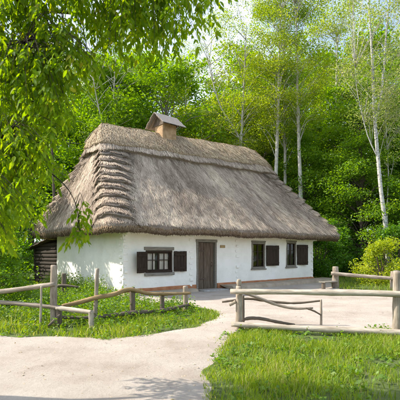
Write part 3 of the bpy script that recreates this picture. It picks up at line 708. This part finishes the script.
F4 = fence('branch_fence', 'dark low fence of bent branches behind the right log fence', 321, 326)
post(F4, 321, 300, 8.0, 0.022, 'wood_grey'); post(F4, 243, 296, 8.05, 0.03, 'wood_dark')
rail(F4, [(243, 292.2, 8.05), (257, 297.3, 8.05), (277, 304.8, 8.05), (295, 308.4, 8.03), (313, 308, 8.02)], [0.03, 0.032, 0.03, 0.026, 0.016], 'wood_grey', 'branch', 7)
rail(F4, [(306, 308.2, 8.02), (314, 311, 8.0), (321, 315, 7.98)], [0.018, 0.018, 0.014], 'wood_dark', 'branch', 7)
rail(F4, [(222, 302, 8.1), (236, 300, 8.1), (250, 298.8, 8.1), (275, 302, 8.1), (297, 303, 8.05), (321, 300.6, 8.02)], [0.02, 0.024, 0.026, 0.026, 0.022, 0.018], 'wood_dark', 'branch', 7)
rail(F4, [(241, 320.5, 8.05), (250, 318.2, 8.05), (262, 318.8, 8.05), (278, 322, 8.05), (295, 324.6, 8.05)], [0.03, 0.034, 0.034, 0.03, 0.018], 'wood_dark', 'branch', 7)

F5 = fence('rail_fence', 'weathered one-rail fence at the far edge of the yard beside the forest', 335, 288)
post(F5, 335.5, 267, 16.7, 0.13, 'wood_grey'); post(F5, 393, 272, 16.1, 0.11, 'wood_grey'); post(F5, 455, 275, 15.5, 0.11, 'wood_grey')
rail(F5, [(331, 273.3, 16.55), (365, 276.3, 16.2), (400, 279, 15.9), (460, 284, 15.3)], [0.075, 0.075, 0.07, 0.07], 'wood_grey')

F6 = fence('stake_fence', 'short dark stake with a cross bar in front of the white end wall', 64, 300)
post(F6, 64, 274, 12.43, 0.075, 'wood_dark')
rail(F6, [(54, 287.5, 12.3), (62, 285.5, 12.3), (78, 287, 12.3)], [0.04, 0.045, 0.03], 'wood_dark')

BN = empty('garden_bench', (5.2, 16.3, 0), math.radians(35)); tag(BN, 'small low grey bench beside the right corner of the cottage', 'bench')
for k in range(2): MB().box((-0.42, -0.16 + k * 0.165, 0.27), (0.42, -0.005 + k * 0.165, 0.315), 0.006, 0.012).build('seat_plank', 'frame_grey', BN)
for x in (-0.32, 0.32): MB().tube([(x, 0, -0.05), (x, 0, 0.268)], [0.085, 0.075], 8, 2, 0.05).build('leg', 'wood_dark', BN)

# ------------------------------------------------------------------ trees
def clumps(kind_, n_, base, top, rad, r):
    """clump centres inside the crown"""
    out = []
    while len(out) < n_:
        z = r.uniform(0, 1)
        prof = {'round': math.sin(math.pi * (0.08 + 0.9 * z)) ** 0.6, 'cone': (1 - z) ** 0.7 * 0.95 + 0.12, 'vase': (0.35 + 0.75 * z) * (1 - 0.55 * max(0, z - 0.7) / 0.3)}[kind_]
        a = r.uniform(0, 2 * math.pi); d = rad * prof * math.sqrt(r.uniform(0.12, 1))
        p = np.array((d * math.cos(a), d * math.sin(a), base + (top - base) * z))
        if all(np.linalg.norm(p - q_) > rad * 0.16 for q_ in out[-40:]): out.append(p)
    return np.array(out)

def tree_data(seed, height, tr, base, rad, shape, nc, per, leaf, csize, flat=0.5, lean=0.0, trunks=1, limb_r=0.035, stems=None):
    r = np.random.default_rng(seed)
    C_ = clumps(shape, nc, base, height, rad, r)
    m_ = MB(); paths = []
    for k in range(trunks):
        a = r.uniform(0, 6.28); lx = lean + (r.uniform(-0.05, 0.05) if trunks == 1 else 0.13 * math.cos(a + k * 2.6)); ly = r.uniform(-0.04, 0.04)
        ks = np.linspace(0, 1, 7); wob = np.cumsum(r.normal(0, 0.10, (7, 2)), 0)
        P_ = np.stack([lx * height * ks + wob[:, 0] * ks, ly * height * ks + wob[:, 1] * ks, height * 0.93 * ks - 0.1], -1); paths.append(P_)
        m_.tube(P_, [tr * (1.25 if j == 0 else 1.0) * (1 - 0.86 * t) for j, t in enumerate(ks)], 9, 3, 0.05)
    if stems:
        paths = [np.array(p, float) for p, _ in stems]; m_ = MB()
        for p, ra in stems: m_.tube(p, ra, 9, 3, 0.05)
    for c_ in C_:
        P_ = paths[r.integers(len(paths))]; hz = max(0.18 * height, min(c_[2] - abs(r.normal(0.9, 0.5)) - 0.28 * np.hypot(c_[0], c_[1]), height * 0.88))
        p0 = np.array([np.interp(hz, P_[:, 2], P_[:, j]) for j in range(3)]); c2 = c_ + np.array([np.interp(c_[2], P_[:, 2], P_[:, 0]) * 0.5, 0, 0])
        mid = (p0 + c2) / 2 + np.array([0, 0, 0.12 * np.linalg.norm(c2 - p0)]) + r.normal(0, 0.12, 3)
        rr = limb_r * (0.6 + 0.25 * np.linalg.norm(c2 - p0)); m_.tube([p0, mid, c2], [rr, rr * 0.6, rr * 0.22], 5, 3)
        for _ in range(2):
            e_ = c2 + r.normal(0, csize * 0.6, 3) * (1, 1, flat); m_.tube([mid * 0.5 + c2 * 0.5, e_], [rr * 0.4, rr * 0.12], 4, 1)
    cs = []; ti = []
    for c_ in C_:
        k = int(per * r.uniform(0.6, 1.4)); sz = csize * r.uniform(0.7, 1.35)
        p = r.normal(0, 1, (k, 3)); p = p / np.linalg.norm(p, axis=1, keepdims=True) * (r.uniform(0, 1, (k, 1)) ** 0.45) * sz * np.array((1, 1, flat))
        p[:, 2] -= 0.10 * (p[:, 0] ** 2 + p[:, 1] ** 2) / sz
        cs.append(p + c_ + np.array([np.interp(c_[2], paths[0][:, 2], paths[0][:, 0]) * 0.5, 0, 0])); ti.append(np.clip(r.normal(0.5 + r.normal(0, 0.13), 0.18, k), 0, 1))
    cs = np.concatenate(cs); ti = np.concatenate(ti)
    lv, lf = leaves(cs, leaf * r.uniform(0.7, 1.35, len(cs)), r, 0.55, 0.5, 0.62)
    return m_, lv, lf, ti

def make_tree(name, loc, data, bark, leafm, label, group=None, rz=0.0, sc=1.0, cat='tree'):
    m_, lv, lf, ti = data; root = empty(name, loc, rz); root.scale = (sc, sc, sc); tag(root, label, cat, group)
    m_.build('trunk', bark, root, smooth=True); make_obj('crown', lv, lf, leafm, root, tint=ti); return root
def copy_tree(root, loc, rz, sc, label, leafm=None, name=None):
    c_ = root.copy(); COL.objects.link(c_); c_.location = loc; c_.rotation_euler.z = rz; c_.scale = (sc, sc, sc * random.uniform(0.94, 1.06)); c_['label'] = label
    for ch in [o for o in COL.objects if o.parent == root]:
        k = ch.copy(); COL.objects.link(k); k.parent = c_
        if leafm and ch.name.startswith('crown'):
            k.material_slots[0].link = 'OBJECT'; k.material_slots[0].material = M[leafm]
    return c_
G = 'trees of the wood behind the cottage'; GS = 'slender pale trunks behind the roof'
lime = tree_data(101, 12.5, 0.20, 2.2, 4.4, 'round', 80, 380, 0.17, 1.15, 0.55)
T = make_tree('leafy_tree', (-3.0, 31.0, 0), lime, 'bark', 'leaf_lime', 'bright green leafy tree just left of the chimney, behind the ridge', G, 0.0, 1.3)
copy_tree(T, (-8.2, 33.0, 0), 2.0, 1.42, 'bright green leafy tree behind the left end of the ridge', None)
copy_tree(T, (0.9, 36.0, 0), 4.1, 1.15, 'low yellow-green tree right of the chimney, under the gap of sky', 'leaf_yellow')
copy_tree(T, (4.6, 34.0, 0), 1.1, 1.16, 'yellow-green leafy tree behind the slender forked trunk', 'leaf_yellow')
copy_tree(T, (9.0, 36.5, 0), 0.4, 1.45, 'green leafy tree behind the row of pale trunks', 'leaf_lime')
copy_tree(T, (-5.6, 41.0, 0), 0.9, 1.75, 'tall light green tree seen over the trees left of the chimney', 'leaf_lime')
copy_tree(T, (3.4, 43.0, 0), 2.9, 1.7, 'tall pale green tree at the back, above the middle of the ridge', 'leaf_lime')
copy_tree(T, (15.5, 40.0, 0), 3.4, 1.75, 'tall light green tree above the birch at the back of the wood', 'leaf_lime')
copy_tree(T, (26.0, 42.0, 0), 5.4, 1.75, 'tall light green tree behind the right edge of the wood', 'leaf_lime')
dense = tree_data(202, 15.5, 0.26, 1.2, 5.0, 'round', 100, 380, 0.18, 1.25, 0.42)
T2 = make_tree('broad_tree', (12.8, 31.5, 0), dense, 'bark_dark', 'leaf_lime', 'broad dense green tree above the right end of the roof', G)
copy_tree(T2, (18.8, 31.0, 0), 2.3, 1.05, 'broad dark green tree behind the white birch', 'leaf_green')
copy_tree(T2, (24.0, 34.0, 0), 4.0, 1.25, 'dense green tree at the right edge of the picture', None)
copy_tree(T2, (-15.5, 37.0, 0), 5.0, 1.2, 'dense dark tree far behind the hanging leaves on the left', 'leaf_green')
copy_tree(T2, (-23.5, 38.0, 0), 1.0, 1.3, 'dense green tree at the far left edge behind the hanging leaves', None)
copy_tree(T2, (-11.0, 42.0, 0), 0.3, 1.35, 'tall bluish dark tree between the hanging leaves and the ridge', 'leaf_dark')
tier = tree_data(303, 9.0, 0.13, 0.5, 3.6, 'cone', 64, 460, 0.13, 1.1, 0.38)
T3 = make_tree('tiered_tree', (10.4, 26.0, 0), tier, 'bark_dark', 'leaf_lime', 'low tree with flat tiers of green leaves at the right roof corner', G)
copy_tree(T3, (14.2, 25.6, 0), 1.9, 0.92, 'low tiered green tree right of the white birch', None)
copy_tree(T3, (17.8, 27.5, 0), 3.6, 1.2, 'low tiered tree at the right edge in front of the wood', 'leaf_dark')
copy_tree(T3, (7.6, 29.0, 0), 5.2, 1.05, 'low tiered tree half hidden by the right roof slope', None)
light = tree_data(404, 18.5, 0.20, 7.5, 3.8, 'vase', 80, 230, 0.10, 0.85, 0.6, 0.0, 1, 0.02, stems=[
    ([(0, 0, -.1), (0.1, 0, 4), (0.05, 0, 8), (0.15, 0, 10), (0.35, .1, 14), (0.5, 0, 17.5)], [.16, .14, .12, .09, .05, .015]),
    ([(0.1, 0, 9.2), (-0.5, 0.1, 10.4), (-1.3, 0.1, 11.6), (-1.9, 0.2, 13.6), (-2.5, 0.2, 16.5)], [.08, .07, .055, .035, .015])])
P1 = make_tree('slender_tree', (2.75, 28.0, 0), light, 'bark_pale', 'leaf_yellow', 'slender forked grey tree with thin young leaves rising behind the middle of the ridge', GS)
light2 = tree_data(405, 20.0, 0.18, 9.5, 3.4, 'vase', 80, 220, 0.10, 0.85, 0.6, 0.015, 1, 0.02)
P2 = make_tree('slender_tree', (5.0, 27.0, 0), light2, 'bark_pale', 'leaf_yellow', 'leftmost of the pale trunks above the right slope of the roof', GS)
copy_tree(P2, (6.0, 28.6, 0), 2.2, 0.93, 'thinner pale trunk, second of those above the right roof slope', 'leaf_lime')
copy_tree(P2, (6.85, 27.0, 0), 4.0, 1.02, 'pale trunk leaning right, nearest the right roof corner of those behind')
copy_tree(P1, (-6.2, 28.5, 0), 1.2, 0.95, 'slender pale trunk behind the left end of the ridge', 'leaf_lime')
copy_tree(P2, (-1.2, 39.0, 0), 5.0, 1.0, 'slender tree with thin yellow-green leaves against the sky right of the chimney')
copy_tree(P2, (10.8, 33.0, 0), 1.0, 1.12, 'slender yellow-green tree rising out of the broad green trees', 'leaf_yellow')
copy_tree(P1, (17.2, 30.0, 0), 3.0, 1.15, 'slender pale-leaved tree at the upper right corner', 'leaf_pale')
birch = tree_data(506, 18.5, 0.17, 8.5, 3.4, 'vase', 80, 190, 0.095, 0.85, 0.7, 0.0, 1, 0.013, stems=[
    ([(0, 0, -.1), (-0.12, 0, 2.5), (-0.42, 0, 5.0), (-0.62, 0.05, 7.5), (-0.80, 0, 9.6), (-0.98, 0, 13.5), (-1.3, 0, 18)], [.135, .12, .11, .10, .09, .06, .015]),
    ([(-0.75, 0, 9.0), (-0.45, 0, 10.3), (-0.2, 0.1, 12.2), (0.0, 0.1, 15.0), (0.3, 0.1, 17.5)], [.075, .07, .06, .04, .015]),
    ([(-0.55, 0, 6.8), (-1.2, 0, 8.2), (-1.75, 0, 10.5), (-1.9, 0, 12.0)], [.035, .03, .022, .01])])
B1 = make_tree('birch_tree', (10.75, 23.0, 0), birch, 'birch', 'leaf_pale', 'white birch with forked stem standing out at the right of the wood', None)
thin = tree_data(507, 14.0, 0.06, 7.0, 1.8, 'vase', 26, 90, 0.11, 0.8, 0.7, 0.0, 1, 0.02)
make_tree('birch_tree', (11.5, 24.8, 0), thin, 'birch', 'leaf_pale', 'thin white birch stem just right of the forked birch', None)
blo = tree_data(508, 14.6, 0.14, 11.4, 1.9, 'round', 34, 130, 0.13, 0.65, 0.6)
make_tree('blossom_tree', (-9.0, 25.5, 0), blo, 'bark_dark', 'blossom', 'tree with whitish blossom seen through the hanging leaves on the left', None)
# smaller tree beside the end wall
ash = tree_data(609, 6.4, 0.10, 1.3, 2.1, 'round', 46, 230, 0.14, 0.62, 0.6)
make_tree('young_tree', (-8.9, 15.6, 0), ash, 'bark_dark', 'leaf_lime', 'young green tree shading the end wall at the left of the cottage', None)
# bushes
bush = tree_data(710, 2.0, 0.05, 0.15, 1.1, 'round', 34, 230, 0.085, 0.42, 0.8, 0, 3, 0.02)
Bu = make_tree('bush', (-5.5, 10.5, 0), bush, 'bark_dark', 'leaf_lime', 'leafy light green bush behind the fence at the left edge', None, 0, 0.95, 'bush')
copy_tree(Bu, (8.15, 18.3, 0), 2.0, 1.0, 'yellow-green bush behind the far fence at the right', 'leaf_bright')
k = 0
for x, y, s_, l_ in ((7.0, 23.5, 1.3, 'dark low bush in the shade just right of the cottage corner'), (10.9, 22.6, 1.4, 'dark low bush at the foot of the white birch'),
                     (13.6, 23.4, 1.6, 'dark bush at the right edge behind the yellow-green bush'), (8.2, 25.0, 1.7, 'dark bush in the gap between the cottage and the far fence'),
                     (-7.9, 12.4, 1.3, 'dark green bush at the left edge in front of the log shed'), (-10.4, 21.5, 1.9, 'large green bush behind the log shed at the far left'), (-13.0, 19.0, 1.9, 'large green bush beyond the young tree at the far left')):
    copy_tree(Bu, (x, y, 0), k * 1.7, s_, l_, 'leaf_dark' if x > 0 else 'leaf_green'); k += 1

# the wood farther back reads as one mass
r = np.random.default_rng(77); cs = []; ti = []; m_ = MB()
for k in range(58):
    x = -46 + 92 * (k + r.uniform(0, 1)) / 58; y = r.uniform(44, 56); H_ = r.uniform(18, 28)
    if -12 < x < 5: H_ *= 0.74
    m_.tube([(x, y, -0.1), (x + r.normal(0, .3), y, H_ * .5), (x + r.normal(0, .5), y, H_ * .95)], [0.2, 0.14, 0.03], 6, 1)
    for c_ in clumps('round', 34, 0.5, H_, 3.6, r) + np.array((x, y, 0)):
        q_ = r.normal(0, 0.75, (95, 3)) * (1, 1, 0.6) + c_; cs.append(q_); ti.append(np.clip(r.normal(0.5 + r.normal(0, .15), .2, 95), 0, 1))
cs = np.concatenate(cs); lv, lf = leaves(cs, r.uniform(0.22, 0.42, len(cs)), r, 0.5)
FW = make_obj('far_wood', lv, lf, 'leaf_lime', tint=np.concatenate(ti)); kind(FW, 'stuff', 'dense green wood closing the view behind the trees')
o = m_.build('trunks', 'bark_dark', FW); o['kind'] = 'stuff'
# shady undergrowth along the edge of the wood
cs = []
for k in range(620):
    x = r.uniform(-26, 30); y = r.uniform(27, 40) if x < 7 else r.uniform(24.5, 38); h_ = r.uniform(0.5, 1.9)
    cs.append(r.normal(0, 0.5, (60, 3)) * (1, 1, 0.75 * h_) + np.array((x, y, h_ * 0.55)))
cs = np.concatenate(cs); cs[:, 2] = np.abs(cs[:, 2]) + 0.03; lv, lf = leaves(cs, r.uniform(0.09, 0.2, len(cs)), r, 0.6)
kind(make_obj('undergrowth', lv, lf, 'leaf_green', tint=np.clip(r.normal(.55, .2, len(cs)), 0, 1)), 'stuff', 'dark leafy undergrowth at the foot of the wood')

# ------------------------------------------------------------------ the near tree whose leaves hang into the left of the view
KN = 0.76
def near(p): p = np.array(p, float); return np.array((p[0] * KN, p[1] * KN, EYE + (p[2] - EYE) * KN))
NT = empty('box_elder_tree', (-5.1 * KN, 5.3 * KN, 0)); tag(NT, 'near tree whose drooping leafy branches fill the upper left', 'tree')
r = np.random.default_rng(88); nto = np.array(NT.location)
tk = MB(); tk.tube([(0, 0, -0.1), (0.1, 0.0, 1.5), (0.25, -0.05, 3.2), (0.3, 0.05, 5.0), (0.5, 0.1, 7.2)], [0.22, 0.18, 0.15, 0.11, 0.04], 10, 4, 0.05)
def xmax(z):      # how far the foliage reaches to the right, at 5 m
    return np.interp(z, [1.3, 1.62, 1.75, 2.1, 2.35, 2.6, 3.0, 3.4, 3.8, 4.05, 4.25, 4.7, 5.2], [-2.40, -2.22, -2.05, -1.86, -1.78, -1.70, -1.60, -1.42, -1.20, 0.0, 0.15, 0.4, 0.6])
tips = []
while len(tips) < 900:
    y = r.uniform(4.3, 6.2) * KN; z5 = r.uniform(1.55, 5.2); x5 = r.uniform(-2.75, 0.5)
    if x5 > xmax(z5) - r.exponential(0.10): continue
    if z5 > 3.9 and r.uniform() < 0.25: continue
    tips.append((x5 * y / 5, y, EYE + (z5 - EYE) * y / 5))
for k in range(7):                # the sprig that hangs in front of the roof's end
    tips.append(near((-1.50 + r.normal(0, 0.04), 5 + r.normal(0, 0.05), 2.04 - 0.065 * k + r.normal(0, 0.02))))
tips = np.array(tips)
hubs = []
for y_, z_, reach in ((4.6, 4.9, 4.8), (5.3, 5.4, 5.2), (5.9, 5.0, 4.2), (4.8, 4.1, 3.0), (5.6, 3.7, 2.8), (5.2, 3.0, 2.5), (4.6, 2.6, 2.0), (5.8, 2.3, 2.1)):
    p0 = np.array((0.2, 0, near((0, 0, z_ - 1.2 if z_ > 3 else z_ - 0.4))[2])); p2 = near((-5.1 + reach, y_, z_ - 0.15)) - nto; mid = (p0 + p2) / 2 + np.array((0, 0, 0.35))
    tk.tube([p0, mid, p2], [0.042, 0.026, 0.008], 7, 5, 0.05)
    for t in np.linspace(0.2, 1, 16): hubs.append((1 - t) ** 2 * p0 + 2 * t * (1 - t) * mid + t * t * p2 + nto)
sp_ = [near(p) for p in ((-3.0, 5.1, 2.75), (-2.2, 5.05, 2.62), (-1.75, 5.0, 2.36), (-1.55, 5.0, 2.08), (-1.49, 5.0, 1.72))]
tk.tube([p - nto for p in sp_], [0.012, 0.009, 0.006, 0.004, 0.002], 5, 4)
for t in np.linspace(0, 1, 12): hubs.append(sp_[3] * (1 - t) + sp_[4] * t)
hubs.append(sp_[2]); hubs = np.array(hubs)
lc, ld, ln_, ls = [], [], [], []; n_tips = len(tips); n_main = len(hubs) - 13
for k_tip, p in enumerate(tips):
    is_sprig = len(lc) and k_tip >= n_tips - 7
    dd = np.where(is_sprig | (np.arange(len(hubs)) < n_main), 0, 9) + np.linalg.norm(hubs - p, axis=1) + np.where(hubs[:, 2] < p[2] - 0.1, 1.5, 0); hb = hubs[np.argmin(dd)]
    mid = hb * 0.45 + p * 0.55 + np.array((0, 0, 0.10 + 0.1 * np.linalg.norm(hb - p)))
    tk.tube([hb - nto, mid - nto, p - nto], [0.004, 0.003, 0.0015], 4, 3)
    for k in range(r.integers(4, 7)):             # compound leaves along the twig
        t = 1 - k * 0.13; q_ = (1 - t) ** 2 * hb + 2 * t * (1 - t) * mid + t * t * p
        az = r.uniform(0, 6.28); d = np.array((math.cos(az) * 0.6, math.sin(az) * 0.6, -0.55 + r.normal(0, 0.25))); d /= np.linalg.norm(d)
        L = r.uniform(0.10, 0.18) * KN; s_ = np.cross(d, (0, 0, 1)); s_ /= np.linalg.norm(s_) + 1e-6
        for (f_, sg) in ((0.45, -1), (0.45, 1), (0.8, -1), (0.8, 1), (1.0, 0)):
            c_ = q_ + d * L * f_ + np.array((0, 0, -0.05 * f_ * f_)); dl = d * (0.6 if sg else 1) + s_ * sg * 0.8 + np.array((0, 0, -0.75)) + r.normal(0, 0.2, 3)
            lc.append(c_); ld.append(dl); ls.append(0.086 * r.uniform(0.42, 1.05)); ln_.append(np.array((0, 0, 1)) + r.normal(0, 0.45, 3))
lc, ld, ln_, ls = np.array(lc), unit(np.array(ld)), np.array(ln_), np.array(ls)[:, None]
w_ = unit(np.cross(ln_, ld)); nn = np.cross(ld, w_)
prof = [(0, 0), (0.25, 0.17), (0.52, 0.19), (0.8, 0.10), (1.0, 0)]
V_ = [lc - nto]
mids = [lc - nto + ld * ls * a - nn * ls * (0.10 * a * a) for a, _ in prof]
L_ = [mids[j] + w_ * ls * prof[j][1] + nn * ls * 0.07 for j in (1, 2, 3)]; R_ = [mids[j] - w_ * ls * prof[j][1] + nn * ls * 0.07 for j in (1, 2, 3)]
vv = np.stack(mids + L_ + R_, 1); k_ = vv.shape[1]; b_ = np.arange(len(lc))[:, None] * k_
quads = [(0, 1, 5, 5), (1, 2, 6, 5), (2, 3, 7, 6), (3, 4, 7, 7), (0, 8, 1, 1), (1, 8, 9, 2), (2, 9, 10, 3), (3, 10, 4, 4)]
tris = []
for a, b2, c2, d2 in quads:
    tris.append((a, b2, c2))
    if c2 != d2: tris.append((a, c2, d2))
fl = np.stack([b_ + list(t) for t in tris], 1).reshape(-1, 3)
tk.build('trunk', 'bark_dark', NT, smooth=True)
make_obj('crown', vv.reshape(-1, 3), fl, 'leaf_near', NT, tint=np.repeat(np.clip(r.normal(0.5, 0.22, len(lc)), 0, 1), len(tris)), smooth=True)

# ------------------------------------------------------------------ grass, weeds, pebbles
def blades(x, y, hgt, wid, r):
    n_ = len(x); a = r.uniform(0, 6.28, n_); lean = r.uniform(0.1, 0.8, n_) * hgt; la = r.uniform(0, 6.28, n_)
    s_ = np.stack([np.cos(a), np.sin(a), 0 * a], -1) * wid[:, None] / 2; p = np.stack([x, y, 0 * x - 0.01], -1)
    lv_ = np.stack([np.cos(la) * lean, np.sin(la) * lean, 0 * la], -1); up = np.stack([0 * x, 0 * x, hgt], -1)
    v = np.stack([p - s_, p + s_, p + lv_ * 0.3 + up * 0.6 + s_ * 0.8, p + lv_ * 0.3 + up * 0.6 - s_ * 0.8, p + lv_ + up * np.sqrt(np.clip(1 - 0.25 * (lean / hgt) ** 2, 0.3, 1))[:, None]], 1)
    b_ = np.arange(n_)[:, None] * 5
    f = np.concatenate([np.stack([b_[:, 0], b_[:, 0] + 1, b_[:, 0] + 2], -1), np.stack([b_[:, 0], b_[:, 0] + 2, b_[:, 0] + 3], -1), np.stack([b_[:, 0] + 3, b_[:, 0] + 2, b_[:, 0] + 4], -1)])
    return v.reshape(-1, 3), f
r = np.random.default_rng(99)
def field(n_, x0, x1, y0, y1, dens=0.0):
    x = r.uniform(x0, x1, n_); y = r.uniform(y0, y1, n_); s_ = dirt_sd(x, y)
    loc = (np.stack([x, y], -1) - A0) @ np.stack([U, V], 1)
    inhouse = (loc[:, 0] > -0.05) & (loc[:, 0] < LEN) & (loc[:, 1] > -0.05) & (loc[:, 1] < 9)
    patch_ = snoise(x, y, 0.5, 61, 4)
    keep = (s_ < 0.03 + 0.16 * r.normal(size=n_) * (r.uniform(size=n_) < 0.22)) & ~inhouse & (r.uniform(size=n_) < 0.62 + 0.95 * patch_)
    return x[keep], y[keep], -s_[keep], patch_[keep]
vs, fs, ts, off = [], [], [], 0
for (n_, x0, x1, y0, y1, h0, w0) in ((60000, -5.5, 1.0, 6.4, 13.2, 0.12, 0.010), (14000, -12, -2, 7, 18, 0.22, 0.016), (62000, 0.0, 5.5, 3.6, 8.1, 0.11, 0.009), (26000, 4.0, 16, 13.2, 25, 0.16, 0.018), (6000, -8, 6, 1.5, 3.6, 0.12, 0.01)):
    x, y, ed, pa = field(n_, x0, x1, y0, y1); hg = h0 * r.uniform(0.45, 1.3, len(x)) * np.clip(0.45 + 1.6 * ed, 0.4, 1.0) * (1 + 0.3 * pa)
    v, f = blades(x, y, hg, w0 * r.uniform(0.7, 1.3, len(x)), r); vs.append(v); fs.append(f + off); off += len(v)
    t = np.clip(0.50 + 0.24 * pa + r.normal(0, 0.17, len(x)) + 0.5 * (r.uniform(size=len(x)) < 0.09), 0, 1); ts.append(np.tile(t, 3))
kind(make_obj('grass', np.concatenate(vs), np.concatenate(fs), 'grass', tint=np.concatenate(ts)), 'stuff', 'short bright green grass on the lawn and verges')
# leafy weeds behind the left fence and along the end wall
cs, sz = [], []
def weed(x, y, h_):
    k = int(10 + 22 * h_); t = r.uniform(0.15, 1, k); a = r.uniform(0, 6.28, k); rad = (0.05 + 0.12 * (1 - t)) * (0.5 + h_)
    cs.append(np.stack([x + rad * np.cos(a), y + rad * np.sin(a), t * h_], -1)); sz.append(r.uniform(0.05, 0.105, k) * (1.15 - 0.5 * t))
n_w = 0
while n_w < 1150:
    x, y = r.uniform(-6.0, 0.3), r.uniform(7.2, 14.5)
    if dirt_sd(np.array(x), np.array(y)) > -0.30: continue
    line = np.interp(x, [-6, -3.2, -2.0, -1.5, -0.9, -0.3], [8.5, 8.1, 8.1, 8.9, 9.3, 10.0])
    near = y - line
    loc = (np.array((x, y)) - A0) @ np.stack([U, V], 1)
    if loc[0] > -0.15 and loc[1] > -0.1: continue
    if near < -0.15 and r.uniform() < 0.86: continue
    h_ = r.uniform(0.12, 0.30) if near < 0.2 else r.uniform(0.2, 0.52) * (0.75 if x > -1.6 else 1)
    weed(x, y, h_); n_w += 1
for k in range(260):                              # nettles against the white end wall
    t = r.uniform(0.6, 5); p = A0 - U * r.uniform(0.2, 0.9) + V * t; weed(p[0], p[1], r.uniform(0.3, 0.75))
for k in range(520):                              # low clover and plantain in both verges
    x, y = (r.uniform(0.2, 5.2), r.uniform(3.8, 7.6)) if k % 2 else (r.uniform(-4.5, 0.4), r.uniform(6.7, 10.5))
    if dirt_sd(np.array(x), np.array(y)) < 0.06: weed(x, y, r.uniform(0.05, 0.15))
cs = np.concatenate(cs); lv, lf = leaves(cs, np.concatenate(sz), r, 0.9, 0.3, 0.6)
kind(make_obj('weeds', lv, lf, 'weed', tint=np.clip(r.normal(.55, .2, len(cs)), 0, 1)), 'stuff', 'leafy green weeds growing behind the crooked left fence')
# pebbles and clods
vs, fs, off = [], [], 0
ico = np.array([(0, 0, 1), (1, 0, 0.1), (0.3, 0.95, 0), (-0.8, 0.6, 0.1), (-0.8, -0.6, 0), (0.3, -0.95, 0.1)]); icf = np.array([(0, 1, 2), (0, 2, 3), (0, 3, 4), (0, 4, 5), (0, 5, 1)])
while off < 1000 * 6:
    x, y = r.uniform(-5, 7), r.uniform(3.6, 12.5); s_ = float(dirt_sd(np.array(x), np.array(y)))
    if s_ < 0.02 or (s_ > 0.35 and r.uniform() < 0.6): continue
    q_ = r.uniform(0.006, 0.022) * (1.6 if r.uniform() < 0.05 else 1); a = r.uniform(0, 6.28); c_, s2 = math.cos(a), math.sin(a)
    p = ico * q_ * r.uniform(0.7, 1.2, (6, 3)) * (1, 1, 0.7); p = np.stack([p[:, 0] * c_ - p[:, 1] * s2, p[:, 0] * s2 + p[:, 1] * c_, p[:, 2]], -1) + (x, y, 0.012)
    vs.append(p); fs.append(icf + off); off += 6
kind(make_obj('pebbles', np.concatenate(vs), np.concatenate(fs), 'ledge'), 'stuff', 'small pebbles and clods on the dirt road')

# last year's leaves and twigs scattered on the ground
r = np.random.default_rng(123); n_ = 380; x = r.uniform(-6, 8, n_); y = r.uniform(3.7, 13, n_); k_ = dirt_sd(x, y); keep = (k_ > 0.02) & ((k_ < 0.5) | (r.uniform(size=n_) < 0.45)); x, y = x[keep], y[keep]
lv, lf = leaves(np.stack([x, y, 0 * x + 0.026], -1), r.uniform(0.02, 0.055, len(x)), r, 4.0, 0.0, 0.6)
M['litter'] = mat_leaf('dry_leaf', [(0, (0.12, 0.075, 0.035)), (0.6, (0.24, 0.16, 0.075)), (1, (0.34, 0.27, 0.12))], 0.2, 0.8)
kind(make_obj('fallen_leaves', lv, lf, 'litter', tint=r.uniform(0, 1, len(x))), 'stuff', 'dry brown leaves scattered on the dirt road')
